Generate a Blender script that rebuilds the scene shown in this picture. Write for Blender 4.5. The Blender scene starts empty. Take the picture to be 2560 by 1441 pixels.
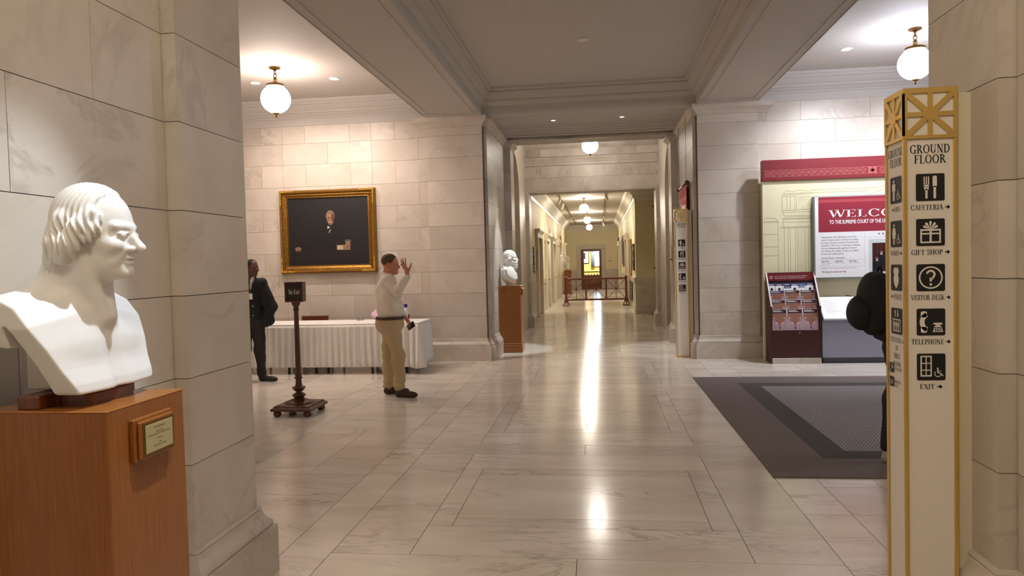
import bpy, bmesh, math, random
import numpy as np
from mathutils import Vector, Matrix
random.seed(7); np.random.seed(7)
PI = math.pi
C = bpy.context.scene.collection
scene = bpy.context.scene

# ------------------------------------------------------------ camera, world, exposure
cam_d = bpy.data.cameras.new('camera'); cam = bpy.data.objects.new('camera', cam_d); C.objects.link(cam)
cam_d.sensor_fit = 'HORIZONTAL'; cam_d.sensor_width = 36.0
cam_d.lens = 1781.23 / 2560 * 36.0
cam_d.clip_start = 0.05; cam_d.clip_end = 200
def cam_axes(yaw, pitch, roll):
    f = Vector((-math.sin(yaw), math.cos(yaw), 0)); r = Vector((math.cos(yaw), math.sin(yaw), 0)); u = Vector((0, 0, 1))
    f2 = math.cos(pitch)*f + math.sin(pitch)*u; u2 = -math.sin(pitch)*f + math.cos(pitch)*u
    return math.cos(roll)*r + math.sin(roll)*u2, -math.sin(roll)*r + math.cos(roll)*u2, f2
r_, u_, f_ = cam_axes(.122191, -.0340878, -.0254328)
cam.matrix_world = Matrix(((r_.x, u_.x, -f_.x, 0), (r_.y, u_.y, -f_.y, 0), (r_.z, u_.z, -f_.z, 1.6), (0, 0, 0, 1)))
scene.camera = cam
scene.view_settings.view_transform = 'Standard'; scene.view_settings.look = 'None'
scene.view_settings.gamma = 1; scene.view_settings.use_curve_mapping = False
scene.view_settings.exposure = 0.36
world = bpy.data.worlds.new('world'); scene.world = world; world.use_nodes = True
world.node_tree.nodes['Background'].inputs[0].default_value = (.75, .85, 1, 1)
world.node_tree.nodes['Background'].inputs[1].default_value = .6

WARM, NEUT, COOL = (1, .84, .76), (1, .88, .78), (.87, .90, 1.0)
GLOBE_L = 40.0                       # radiance of the opal globes
def spot(name, loc, target, watts, col, deg, blend=.4, size=.05):
    l = bpy.data.lights.new(name, 'SPOT'); l.energy = watts; l.color = col; l.spot_size = math.radians(deg)
    l.spot_blend = blend; l.shadow_soft_size = size
    o = bpy.data.objects.new(name, l); C.objects.link(o); o.location = loc
    o.rotation_euler = (Vector(target) - Vector(loc)).to_track_quat('-Z', 'Y').to_euler(); return o
# recessed downlights and track heads of the building (fixtures are modelled further down)
spot('bust_spotlight', (-.42, 2.28, 4.28), (-1.57, 2.06, 1.45), 330, (.74, .86, 1), 26, .5, .03)
spot('passage_bust_spotlight', (-.73, 12.4, 4.03), (-1.66, 12.95, 1.1), 330, (.90, .95, 1), 34, .5, .03)
spot('passage_sign_spotlight', (.44, 12.4, 4.03), (1.25, 12.9, .4), 220, (.95, .96, 1), 40, .6, .03)
spot('painting_downlight', (-5.16, 10.5, 4.43), (-5.0, 11.5, 1.0), 125, WARM, 130, 1, .05)
spot('pilaster_downlight', (-3.91, 10.5, 4.43), (-3.9, 11.4, 1.0), 125, WARM, 130, 1, .05)
spot('board_downlight', (3.48, 10.5, 4.43), (3.45, 11.6, 1.3), 240, COOL, 110, 1, .05)
spot('board_downlight_far', (5.0, 10.5, 4.43), (4.7, 11.6, 1.3), 220, COOL, 110, 1, .05)

# ------------------------------------------------------------ helpers
def S(r, g, b):                      # sRGB 0-255 -> linear
    return tuple(((c/255)/12.92 if c/255 <= .04045 else ((c/255+.055)/1.055)**2.4) for c in (r, g, b))
def link(o, parent=None):
    C.objects.link(o)
    if parent is not None: o.parent = parent
    return o
def tag(o, label=None, cat=None, group=None, kind=None):
    if label: o['label'] = label
    if cat: o['category'] = cat
    if group: o['group'] = group
    if kind: o['kind'] = kind
    return o
def thing(name, label, cat, loc=(0, 0, 0), rz=0, group=None):
    o = link(bpy.data.objects.new(name, None)); o.location = loc; o.rotation_euler = (0, 0, rz); o.empty_display_size = .1
    return tag(o, label, cat, group)
def mk(name, verts, faces, mat, parent=None, smooth=False, kind=None):
    me = bpy.data.meshes.new(name); me.from_pydata([tuple(v) for v in verts], [], [tuple(f) for f in faces])
    me.materials.append(mat)
    if smooth: me.polygons.foreach_set('use_smooth', [True]*len(me.polygons))
    me.update()
    o = link(bpy.data.objects.new(name, me), parent)
    if kind: o['kind'] = kind
    return o
def copy_tree(o, parent=None):
    c = o.copy(); C.objects.link(c); c.parent = parent
    for ch in list(o.children): copy_tree(ch, c)
    return c
class MB:
    def __init__(s): s.v = []; s.f = []; s.sm = True
    def add(s, vs, fs, M=None):
        n = len(s.v)
        if M is not None: vs = [tuple(M @ Vector(v)) for v in vs]
        s.v += [tuple(v) for v in vs]; s.f += [tuple(i+n for i in f) for f in fs]; return s
    def box(s, x0, y0, z0, x1, y1, z1, b=0, M=None):
        if x0 > x1: x0, x1 = x1, x0
        if y0 > y1: y0, y1 = y1, y0
        if z0 > z1: z0, z1 = z1, z0
        if b <= 0:
            vs = [(x0,y0,z0),(x1,y0,z0),(x1,y1,z0),(x0,y1,z0),(x0,y0,z1),(x1,y0,z1),(x1,y1,z1),(x0,y1,z1)]
            return s.add(vs, [(3,2,1,0),(4,5,6,7),(0,1,5,4),(1,2,6,5),(2,3,7,6),(3,0,4,7)], M)
        vs = []; 
        for sx in (0,1):
            for sy in (0,1):
                for sz in (0,1):
                    X = (x0,x1)[sx]; Y = (y0,y1)[sy]; Z = (z0,z1)[sz]
                    dx = b*(1,-1)[sx]; dy = b*(1,-1)[sy]; dz = b*(1,-1)[sz]
                    vs += [(X, Y+dy, Z+dz), (X+dx, Y, Z+dz), (X+dx, Y+dy, Z)]
        idx = lambda a, bb, c, k: (a*4+bb*2+c)*3+k
        fs = []
        q = [(0,0),(1,0),(1,1),(0,1)]
        for a in (0,1):
            f1 = [idx(a, p, r, 0) for p, r in q]; f2 = [idx(p, a, r, 1) for p, r in q]; f3 = [idx(p, r, a, 2) for p, r in q]
            fs += [f1 if a else f1[::-1], f2[::-1] if a else f2, f3 if a else f3[::-1]]
        for a in (0,1):
            for c in (0,1):
                fs.append((idx(a,c,0,0), idx(a,c,0,1), idx(a,c,1,1), idx(a,c,1,0)))
                fs.append((idx(a,0,c,0), idx(a,0,c,2), idx(a,1,c,2), idx(a,1,c,0)))
                fs.append((idx(0,a,c,1), idx(0,a,c,2), idx(1,a,c,2), idx(1,a,c,1)))
        for a in (0,1):
            for bb in (0,1):
                for c in (0,1): fs.append((idx(a,bb,c,0), idx(a,bb,c,1), idx(a,bb,c,2)))
        return s.add(vs, fs, M)
    def lathe(s, prof, n=24, cx=0, cy=0, M=None, cap=True):   # prof [(r,z)] from bottom to top
        vs = []; fs = []
        for r, z in prof:
            for i in range(n): a = 2*PI*i/n; vs.append((cx+r*math.cos(a), cy+r*math.sin(a), z))
        for k in range(len(prof)-1):
            for i in range(n):
                j = (i+1) % n; fs.append((k*n+i, k*n+j, (k+1)*n+j, (k+1)*n+i))
        if cap:
            fs.append(tuple(range(n))[::-1]); fs.append(tuple((len(prof)-1)*n+i for i in range(n)))
        return s.add(vs, fs, M)
    def cyl(s, a, b, r, n=12, r2=None):
        a = Vector(a); b = Vector(b); d = b-a; L = d.length
        M = Matrix.Translation(a) @ d.to_track_quat('Z', 'Y').to_matrix().to_4x4()
        return s.lathe([(r, 0), (r if r2 is None else r2, L)], n, M=M)
    def bar(s, a, b, w, h):              # rectangular bar from a to b, w across (horizontal-ish), h other
        a = Vector(a); b = Vector(b); d = b-a
        M = Matrix.Translation(a) @ d.to_track_quat('Z', 'Y').to_matrix().to_4x4()
        return s.box(-w/2, -h/2, 0, w/2, h/2, d.length, 0, M)
    def prism(s, pts, z0, z1, M=None):   # polygon pts (x,y) ccw, extruded in z
        n = len(pts); vs = [(x, y, z0) for x, y in pts] + [(x, y, z1) for x, y in pts]
        fs = [tuple(range(n))[::-1], tuple(range(n, 2*n))] + [(i, (i+1) % n, n+(i+1) % n, n+i) for i in range(n)]
        return s.add(vs, fs, M)
    def torus(s, R, r, M=None, n=16, m=8, sx=1, sy=1):
        vs = []; fs = []
        for i in range(n):
            a = 2*PI*i/n
            for j in range(m):
                b = 2*PI*j/m; q = R+r*math.cos(b); vs.append((q*math.cos(a)*sx, q*math.sin(a)*sy, r*math.sin(b)))
        for i in range(n):
            for j in range(m):
                fs.append((i*m+j, ((i+1) % n)*m+j, ((i+1) % n)*m+(j+1) % m, i*m+(j+1) % m))
        return s.add(vs, fs, M)
    def sphere(s, c, r, n=20, m=12, sc=(1,1,1)):
        prof = [(max(1e-4, r*math.cos(t)), r*math.sin(t)) for t in np.linspace(-PI/2, PI/2, m+1)]
        M = Matrix.Translation(c) @ Matrix.Diagonal((*sc, 1)); return s.lathe(prof, n, M=M, cap=False)
    def sweep(s, prof, path, closed=False, side=1, capends=True):
        """prof [(offset, z)] ; path [(x,y)] ; offset goes to the left of travel for side=1"""
        n = len(path); m = len(prof); vs = []; fs = []
        P = [Vector(p) for p in path]
        for i in range(n):
            def nrm(a, b):
                d = (b-a).normalized(); return Vector((-d.y, d.x))*side
            ns = []
            if closed or i > 0: ns.append(nrm(P[i-1], P[i]))
            if closed or i < n-1: ns.append(nrm(P[i], P[(i+1) % n]))
            if len(ns) == 2:
                b = (ns[0]+ns[1]); q = b/(1+ns[0].dot(ns[1]))
            else: q = ns[0]
            for o, z in prof: vs.append((P[i].x+q.x*o, P[i].y+q.y*o, z))
        R = n if closed else n-1
        for i in range(R):
            j = (i+1) % n
            for k in range(m-1): fs.append((i*m+k, j*m+k, j*m+k+1, i*m+k+1))
        if capends and not closed:
            fs.append(tuple(range(m))); fs.append(tuple((n-1)*m+k for k in range(m))[::-1])
        return s.add(vs, fs)
    def out(s, name, mat, parent=None, smooth=False, kind=None, auto=None):
        o = mk(name, s.v, s.f, mat, parent, smooth, kind)
        if auto is not None or not smooth:
            bm = bmesh.new(); bm.from_mesh(o.data); bmesh.ops.recalc_face_normals(bm, faces=bm.faces)
            if auto is not None:
                for f in bm.faces: f.smooth = True
                for e in bm.edges:
                    if len(e.link_faces) == 2 and e.calc_face_angle(0) > math.radians(auto): e.smooth = False
            bm.to_mesh(o.data); bm.free()
        return o

# ---- implicit modelling: smooth unions meshed with surface nets
def V3(*a): return np.array(a, np.float32)
def ell(P, c, r, R=None):
    q = P-V3(*c)
    if R is not None: q = q@np.array(R, np.float32)
    r = V3(*r); k0 = np.linalg.norm(q/r, axis=1); k1 = np.linalg.norm(q/(r*r), axis=1)+1e-9
    return k0*(k0-1)/k1
def cap(P, a, b, ra, rb=None):
    rb = ra if rb is None else rb; a = V3(*a); b = V3(*b); d = b-a
    t = np.clip(((P-a)@d)/max(float(d@d), 1e-12), 0, 1)
    return np.linalg.norm(P-a-t[:, None]*d, axis=1)-(ra+(rb-ra)*t)
def rbox(P, c, h, r=0, R=None):
    q = P-V3(*c)
    if R is not None: q = q@np.array(R, np.float32)
    q = np.abs(q)-(V3(*h)-r)
    return np.linalg.norm(np.maximum(q, 0), axis=1)+np.minimum(q.max(axis=1), 0)-r
def smin(a, b, k):
    h = np.clip(.5+.5*(b-a)/k, 0, 1); return b+(a-b)*h-k*h*(1-h)
def smax(a, b, k): return -smin(-a, -b, k)
def chain(P, pts, k=.02):               # pts [(x,y,z,r)]
    d = None
    for p, q in zip(pts[:-1], pts[1:]):
        e = cap(P, p[:3], q[:3], p[3], q[3]); d = e if d is None else smin(d, e, k)
    return d
def rotz(a):
    c, s = math.cos(a), math.sin(a); return np.array([[c, -s, 0], [s, c, 0], [0, 0, 1]], np.float32)
def roty(a):
    c, s = math.cos(a), math.sin(a); return np.array([[c, 0, s], [0, 1, 0], [-s, 0, c]], np.float32)
def rotx(a):
    c, s = math.cos(a), math.sin(a); return np.array([[1, 0, 0], [0, c, -s], [0, s, c]], np.float32)
def sdf_arrays(f, lo, hi, h, B=6, safe=1.35):
    lo = np.array(lo, np.float32); nb = np.maximum(1, np.ceil((np.array(hi)-lo)/(h*B)).astype(int)); n = nb*B
    ax = [lo[i]+h*np.arange(n[i], dtype=np.float32) for i in range(3)]
    cc = [lo[i]+h*(np.arange(nb[i], dtype=np.float32)*B+(B-1)/2) for i in range(3)]
    G = np.stack(np.meshgrid(*cc, indexing='ij'), -1).reshape(-1, 3)
    vc = f(G).reshape(nb); act = np.abs(vc) < B*h*.87*safe+h
    up = lambda a: a.repeat(B, 0).repeat(B, 1).repeat(B, 2)
    v = np.where(up(vc) < 0, -1., 1.).astype(np.float32); m = up(act)
    I = np.argwhere(m); Pf = np.stack([ax[k][I[:, k]] for k in range(3)], -1)
    v[m] = f(Pf)
    ins = v < 0
    c = [v[a:n[0]-1+a, b:n[1]-1+b, d:n[2]-1+d] for a in (0,1) for b in (0,1) for d in (0,1)]
    s = sum((x < 0).astype(np.int8) for x in c); cell = (s > 0) & (s < 8); idx = np.argwhere(cell)
    vals = np.stack([x[cell] for x in c], 1); acc = np.zeros((len(idx), 3), np.float32); cnt = np.zeros(len(idx), np.float32)
    off = np.array([(a, b, d) for a in (0,1) for b in (0,1) for d in (0,1)], np.float32)
    for i in range(8):
        for j in range(i+1, 8):
            if np.abs(off[i]-off[j]).sum() == 1:
                a, b = vals[:, i], vals[:, j]; x = (a < 0) != (b < 0); t = np.zeros(len(a), np.float32)
                t[x] = a[x]/(a[x]-b[x]); acc[x] += off[i]+t[x, None]*(off[j]-off[i]); cnt[x] += 1
    verts = lo+h*(idx+acc/cnt[:, None])
    ids = -np.ones(cell.shape, np.int64); ids[cell] = np.arange(len(idx))
    quads = []
    for axis in range(3):
        sl = [slice(1, n[k]-1) for k in range(3)]; sl[axis] = slice(0, n[axis]-1); s2 = list(sl); s2[axis] = slice(1, n[axis])
        a = ins[tuple(sl)]; b = ins[tuple(s2)]; e = np.argwhere(a != b); fl = a[a != b]
        base = e.copy(); o1, o2 = [k for k in range(3) if k != axis]; base[:, o1] += 1; base[:, o2] += 1
        def gid(d1, d2):
            q = base.copy(); q[:, o1] += d1; q[:, o2] += d2; return ids[q[:, 0], q[:, 1], q[:, 2]]
        q = np.stack([gid(-1, -1), gid(0, -1), gid(0, 0), gid(-1, 0)], 1)
        flip = ~fl if axis != 1 else fl
        q[flip] = q[flip][:, ::-1]; quads.append(q)
    q = np.concatenate(quads); q = q[(q >= 0).all(1)]
    return verts, q
def sdf(name, f, lo, hi, h, mat, parent=None, smooth=True, kind=None, relax=1):
    v, q = sdf_arrays(f, lo, hi, h)
    me = bpy.data.meshes.new(name); me.vertices.add(len(v)); me.vertices.foreach_set('co', v.astype(np.float32).ravel())
    me.loops.add(q.size); me.loops.foreach_set('vertex_index', q.ravel().astype(np.int32)); me.polygons.add(len(q))
    me.polygons.foreach_set('loop_start', np.arange(0, q.size, 4, dtype=np.int32)); me.polygons.foreach_set('loop_total', np.full(len(q), 4, np.int32))
    me.polygons.foreach_set('use_smooth', np.full(len(q), smooth)); me.materials.append(mat); me.update(calc_edges=True); me.validate()
    o = link(bpy.data.objects.new(name, me), parent)
    if kind: o['kind'] = kind
    return o

# ---- materials
def nodes(name):
    m = bpy.data.materials.new(name); m.use_nodes = True; t = m.node_tree; b = t.nodes['Principled BSDF']; return m, t, b
def lk(t, a, b): t.links.new(a, b)
def plain(name, col, rough=.5, metal=0, spec=.5, bump=0, bscale=200, sub=0, coat=0, var=0, vscale=3, aniso=None):
    m, t, b = nodes(name); b.inputs['Base Color'].default_value = (*col, 1); b.inputs['Roughness'].default_value = rough
    b.inputs['Metallic'].default_value = metal; b.inputs['Specular IOR Level'].default_value = spec
    if coat: b.inputs['Coat Weight'].default_value = coat; b.inputs['Coat Roughness'].default_value = .12
    if sub: b.inputs['Subsurface Weight'].default_value = sub; b.inputs['Subsurface Radius'].default_value = (.02, .012, .008); b.inputs['Subsurface Scale'].default_value = .3
    if bump or var:
        g = t.nodes.new('ShaderNodeTexCoord')
    if bump:
        n = t.nodes.new('ShaderNodeTexNoise'); n.inputs['Scale'].default_value = bscale; n.inputs['Detail'].default_value = 4
        k = t.nodes.new('ShaderNodeBump'); k.inputs['Strength'].default_value = bump; k.inputs['Distance'].default_value = .01
        lk(t, g.outputs['Object'], n.inputs['Vector']); lk(t, n.outputs['Fac'], k.inputs['Height']); lk(t, k.outputs['Normal'], b.inputs['Normal'])
    if var:
        n = t.nodes.new('ShaderNodeTexNoise'); n.inputs['Scale'].default_value = vscale; n.inputs['Detail'].default_value = 5
        r = t.nodes.new('ShaderNodeValToRGB'); r.color_ramp.elements[0].position = .3; r.color_ramp.elements[1].position = .7
        r.color_ramp.elements[0].color = (*[c*(1-var) for c in col], 1); r.color_ramp.elements[1].color = (*[min(1, c*(1+var)) for c in col], 1)
        lk(t, g.outputs['Object'], n.inputs['Vector']); lk(t, n.outputs['Fac'], r.inputs['Fac']); lk(t, r.outputs['Color'], b.inputs['Base Color'])
    return m
def marble(name, c1, c2, vein, rough, nscale=1.3, vscale=1.6, vamt=.5, var=.06, rot=(0, 0, 0), stretch=(1, 1, 1), bump=0, spec=.5, vwidth=.03):
    m, t, b = nodes(name); b.inputs['Roughness'].default_value = rough; b.inputs['Specular IOR Level'].default_value = spec
    N = t.nodes.new
    geo = N('ShaderNodeNewGeometry'); oi = N('ShaderNodeObjectInfo')
    cm = N('ShaderNodeVectorMath'); cm.operation = 'SCALE'; cm.inputs[0].default_value = (37.3, 61.1, 17.7); lk(t, oi.outputs['Random'], cm.inputs['Scale'])
    mp = N('ShaderNodeMapping'); mp.inputs['Rotation'].default_value = rot; mp.inputs['Scale'].default_value = stretch
    lk(t, geo.outputs['Position'], mp.inputs['Vector'])
    ad = N('ShaderNodeVectorMath'); ad.operation = 'ADD'; lk(t, mp.outputs['Vector'], ad.inputs[0]); lk(t, cm.outputs['Vector'], ad.inputs[1])
    n1 = N('ShaderNodeTexNoise'); n1.inputs['Scale'].default_value = nscale; n1.inputs['Detail'].default_value = 6; n1.inputs['Roughness'].default_value = .6
    lk(t, ad.outputs['Vector'], n1.inputs['Vector'])
    r1 = N('ShaderNodeValToRGB'); r1.color_ramp.elements[0].position = .35; r1.color_ramp.elements[1].position = .68
    r1.color_ramp.elements[0].color = (*c2, 1); r1.color_ramp.elements[1].color = (*c1, 1); lk(t, n1.outputs['Fac'], r1.inputs['Fac'])
    n2 = N('ShaderNodeTexNoise'); n2.inputs['Scale'].default_value = vscale; n2.inputs['Detail'].default_value = 7; n2.inputs['Roughness'].default_value = .62; n2.inputs['Distortion'].default_value = .9
    lk(t, ad.outputs['Vector'], n2.inputs['Vector'])
    sb = N('ShaderNodeMath'); sb.operation = 'SUBTRACT'; sb.inputs[1].default_value = .5; lk(t, n2.outputs['Fac'], sb.inputs[0])
    ab = N('ShaderNodeMath'); ab.operation = 'ABSOLUTE'; lk(t, sb.outputs[0], ab.inputs[0])
    r2 = N('ShaderNodeValToRGB'); r2.color_ramp.elements[0].color = (1, 1, 1, 1); r2.color_ramp.elements[1].color = (0, 0, 0, 1); r2.color_ramp.elements[1].position = vwidth
    lk(t, ab.outputs[0], r2.inputs['Fac'])
    n3 = N('ShaderNodeTexNoise'); n3.inputs['Scale'].default_value = nscale*.8; n3.inputs['Detail'].default_value = 3
    o2 = N('ShaderNodeVectorMath'); o2.operation = 'ADD'; o2.inputs[1].default_value = (9, 5, 3); lk(t, ad.outputs['Vector'], o2.inputs[0]); lk(t, o2.outputs['Vector'], n3.inputs['Vector'])
    r3 = N('ShaderNodeValToRGB'); r3.color_ramp.elements[0].position = .45; r3.color_ramp.elements[1].position = .72; lk(t, n3.outputs['Fac'], r3.inputs['Fac'])
    mu = N('ShaderNodeMath'); mu.operation = 'MULTIPLY'; lk(t, r2.outputs['Color'], mu.inputs[0]); lk(t, r3.outputs['Color'], mu.inputs[1])
    m2 = N('ShaderNodeMath'); m2.operation = 'MULTIPLY'; m2.inputs[1].default_value = vamt; lk(t, mu.outputs[0], m2.inputs[0])
    mx = N('ShaderNodeMixRGB'); mx.inputs['Color2'].default_value = (*vein, 1); lk(t, m2.outputs[0], mx.inputs['Fac']); lk(t, r1.outputs['Color'], mx.inputs['Color1'])
    mr = N('ShaderNodeMapRange'); mr.inputs['To Min'].default_value = 1-var; mr.inputs['To Max'].default_value = 1+var*.7; lk(t, oi.outputs['Random'], mr.inputs['Value'])
    hs = N('ShaderNodeHueSaturation'); lk(t, mr.outputs[0], hs.inputs['Value']); lk(t, mx.outputs['Color'], hs.inputs['Color'])
    lk(t, hs.outputs['Color'], b.inputs['Base Color'])
    if bump:
        nb = N('ShaderNodeTexNoise'); nb.inputs['Scale'].default_value = 14; nb.inputs['Detail'].default_value = 3
        lk(t, geo.outputs['Position'], nb.inputs['Vector'])
        k = N('ShaderNodeBump'); k.inputs['Strength'].default_value = bump; k.inputs['Distance'].default_value = .01
        lk(t, nb.outputs['Fac'], k.inputs['Height']); lk(t, k.outputs['Normal'], b.inputs['Normal'])
    return m
def wood(name, c1, c2, rough=.35, stretch=(30, 30, 1.2), coat=0, spec=.5):
    m, t, b = nodes(name); b.inputs['Roughness'].default_value = rough; b.inputs['Specular IOR Level'].default_value = spec
    if coat: b.inputs['Coat Weight'].default_value = coat; b.inputs['Coat Roughness'].default_value = .15
    N = t.nodes.new; g = N('ShaderNodeTexCoord'); mp = N('ShaderNodeMapping'); mp.inputs['Scale'].default_value = stretch
    n = N('ShaderNodeTexNoise'); n.inputs['Scale'].default_value = 3; n.inputs['Detail'].default_value = 7; n.inputs['Roughness'].default_value = .65; n.inputs['Distortion'].default_value = .4
    r = N('ShaderNodeValToRGB'); r.color_ramp.elements[0].position = .3; r.color_ramp.elements[1].position = .72
    r.color_ramp.elements[0].color = (*c2, 1); r.color_ramp.elements[1].color = (*c1, 1)
    lk(t, g.outputs['Object'], mp.inputs['Vector']); lk(t, mp.outputs['Vector'], n.inputs['Vector']); lk(t, n.outputs['Fac'], r.inputs['Fac']); lk(t, r.outputs['Color'], b.inputs['Base Color'])
    k = N('ShaderNodeBump'); k.inputs['Strength'].default_value = .06; k.inputs['Distance'].default_value = .005; lk(t, n.outputs['Fac'], k.inputs['Height']); lk(t, k.outputs['Normal'], b.inputs['Normal'])
    return m
def emit(name, col, strength):
    m, t, b = nodes(name); b.inputs['Base Color'].default_value = (*[min(1, c) for c in col], 1); b.inputs['Roughness'].default_value = .25
    b.inputs['Emission Color'].default_value = (*col, 1); b.inputs['Emission Strength'].default_value = strength; return m
def vcol(name, rough=.5, coat=0):
    m, t, b = nodes(name); a = t.nodes.new('ShaderNodeAttribute'); a.attribute_name = 'print'; lk(t, a.outputs['Color'], b.inputs['Base Color'])
    b.inputs['Roughness'].default_value = rough
    if coat: b.inputs['Coat Weight'].default_value = coat
    return m
def printed(name, W, H, nx, ny, fn, mat, parent, M):
    """flat printed sheet in local x (0..W), z (0..H); fn(u,v)->(n,3) sRGB 0..1, colours per vertex"""
    u = np.linspace(0, 1, nx); v = np.linspace(0, 1, ny); U, Vv = np.meshgrid(u, v); U = U.ravel(); Vv = Vv.ravel()
    vs = [tuple(M @ Vector((a*W, 0, b*H))) for a, b in zip(U, Vv)]
    fs = [(j*nx+i, j*nx+i+1, (j+1)*nx+i+1, (j+1)*nx+i) for j in range(ny-1) for i in range(nx-1)]
    o = mk(name, vs, fs, mat, parent)
    col = np.clip(fn(U, Vv), 0, 1); col = np.where(col <= .04045, col/12.92, ((col+.055)/1.055)**2.4)
    ca = o.data.color_attributes.new('print', 'FLOAT_COLOR', 'POINT'); ca.data.foreach_set('color', np.c_[col, np.ones(len(col))].astype(np.float32).ravel())
    return o

WALL = marble('wall_marble', S(214, 204, 190), S(196, 184, 168), S(140, 128, 116), .38, 1.2, 1.3, .45, .05, bump=.0)
WALLG = marble('grey_wall_marble', S(208, 198, 186), S(176, 166, 153), S(120, 110, 100), .42, 1.6, 1.5, .6, .06, stretch=(1, 1, .6))
FLOORM = marble('floor_marble', S(238, 230, 217), S(220, 210, 195), S(124, 116, 107), .16, 1.1, 1.5, .6, .09, rot=(0, 0, -.55), stretch=(.8, 3.0, 1), bump=.045, vwidth=.03)
MORTAR = plain('mortar', S(128, 118, 106), .9)
FLJOINT = plain('floor_joint', S(84, 76, 66), .7)
PLASTER = plain('plaster', S(198, 192, 184), .75)
CREAM = plain('cream_paint', S(232, 220, 182), .55, bump=.02, bscale=60)
WHITEP = plain('white_paint', S(232, 226, 214), .4)
OAK = wood('oak', S(156, 94, 38), S(126, 72, 26), .32, (45, 45, 1.5), coat=.15)
DARKW = wood('dark_wood', S(96, 54, 30), S(58, 30, 16), .35, (30, 30, 2), coat=.2)
MAHOG = wood('mahogany', S(122, 64, 34), S(82, 38, 20), .35, (30, 30, 2), coat=.2)
BRASS = plain('brass', S(200, 160, 84), .32, 1, bump=.02, bscale=80)
ABRASS = plain('aged_brass', S(150, 118, 66), .35, 1)
STATUE = plain('statue_marble', S(230, 226, 219), .45, sub=.05, var=.03, vscale=6)
BLACK = plain('black_print', S(24, 22, 22), .5)
WHITE = plain('white_print', S(240, 236, 228), .5)
SIGNW = plain('sign_panel', S(240, 232, 220), .35)

# ------------------------------------------------------------ the setting
CX = -.14                                  # the hall is symmetric about this plane
mir = lambda x: 2*CX-x
UNIT = {}
def unit(mat):
    if mat.name not in UNIT:
        me = bpy.data.meshes.new('stone'); b = MB().box(-.5, -.5, -.5, .5, .5, .5)
        me.from_pydata(b.v, [], b.f); me.materials.append(mat); UNIT[mat.name] = me
    return UNIT[mat.name]
def stone(name, x0, y0, z0, x1, y1, z1, mat, parent):
    o = link(bpy.data.objects.new(name, unit(mat)), parent)
    o.location = ((x0+x1)/2, (y0+y1)/2, (z0+z1)/2); o.scale = (abs(x1-x0), abs(y1-y0), abs(z1-z0)); return o
# floor
floor = MB().box(-9, -4, -.12, 8.5, 42, -.002).out('floor', FLJOINT, kind='structure')
ntile = 0
def tile(x0, y0, x1, y1, g=.0019):
    global ntile; ntile += 1
    stone('floor_tile', x0+g, y0+g, -.03, x1-g, y1-g, 0, FLOORM, floor)
def cols(x0, x1, ys):
    for a, b in zip(ys[:-1], ys[1:]): tile(x0, a, x1, b)
def panel(ya, yb):
    tile(-1.53, ya, -1.08, yb); tile(.78, ya, 1.23, yb)
    a, b = ya+.435, yb-.42
    tile(-1.08, ya, .78, a); tile(-1.08, b, .78, yb)
    tile(-1.08, a, -.93, b); tile(.63, a, .78, b); tile(-.93, a, .63, a+.155); tile(-.93, b-.155, .63, b)
    if b-a < 1.5: tile(-.93, a+.155, .63, b-.155)
    else: tile(-.93, a+.155, -.15, b-.155); tile(-.15, a+.155, .63, b-.155)
for ya, yb in ((3.80, 5.88), (6.20, 9.0), (9.32, 11.40)): panel(ya, yb)
for ya, yb in ((3.48, 3.80), (5.88, 6.20), (9.0, 9.32), (11.40, 11.72)):
    tile(-1.53, ya, -.15, yb); tile(-.15, ya, 1.23, yb)
ST = [-.0, 1.51, 3.03, 4.54, 6.05, 7.56, 9.07, 10.58, 11.72]
cols(-1.81, -1.53, ST); cols(1.23, 1.515, ST)
cols(-1.53, -.15, [0, 1.5, 3.48]); cols(-.15, 1.23, [0, .9, 2.3, 3.48])
LF = [3.0, 3.80, 5.28, 6.78, 8.30, 9.80, 10.9, 11.78]
for a, b in zip(LF[:-1], LF[1:]):
    if a == 5.28: tile(-2.82, a, -2.29, b); tile(-2.29, a, -1.81, b)
    elif a in (8.30, 10.9): tile(-2.82, a, -2.05, b); tile(-2.05, a, -1.81, b)
    else: tile(-2.82, a, -1.81, b)
cols(-3.14, -2.82, [3.0, 4.5, 6.0, 7.1, 8.35, 9.85, 11.2, 11.78])
cols(-4.15, -3.14, [3.0, 4.4, 5.7, 7.12, 8.6, 10.1, 11.78]); cols(-4.47, -4.15, [3, 5, 6.5, 8, 9.5, 10.9, 11.78])
cols(-5.5, -4.47, [3.0, 4.9, 6.4, 7.9, 9.4, 10.6, 11.78]); cols(-7.2, -5.5, [3, 5.6, 7.8, 9.8, 11.78]); cols(-9, -7.2, [3, 7, 11.78])
cols(1.515, 1.9, [3.0, 4.55, 5.1, 6.05, 7.6, 9.1, 10.2, 11.78]); cols(1.9, 2.81, [3, 4.55, 6, 7.4, 9, 10.3, 11.78]); cols(2.81, 3.13, [3, 6, 8, 10.1, 11.78])
cols(3.13, 4.15, [3, 5, 7, 9, 10.4, 11.78]); cols(4.15, 5.4, [3, 6, 9.3, 10.9, 11.78]); cols(5.4, 8.5, [3, 6, 9, 11.78])
for x0, x1 in ((-1.81, -1.5), (1.22, 1.515)): cols(x0, x1, [11.72, 13.2, 14.6, 16.1, 17.6, 19.5, 21.4, 23.4, 25.4, 28, 31, 34, 37, 40, 42])
for a, b in zip([11.72, 12.6, 13.9, 14.5, 16.0, 17.3, 17.9], [12.6, 13.9, 14.5, 16.0, 17.3, 17.9, 18.3]):
    tile(-1.5, a, -.62, b); tile(-.62, a, .35, b); tile(.35, a, 1.22, b)
yy = [18.3+i*1.55 for i in range(15)]+[42]
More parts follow.
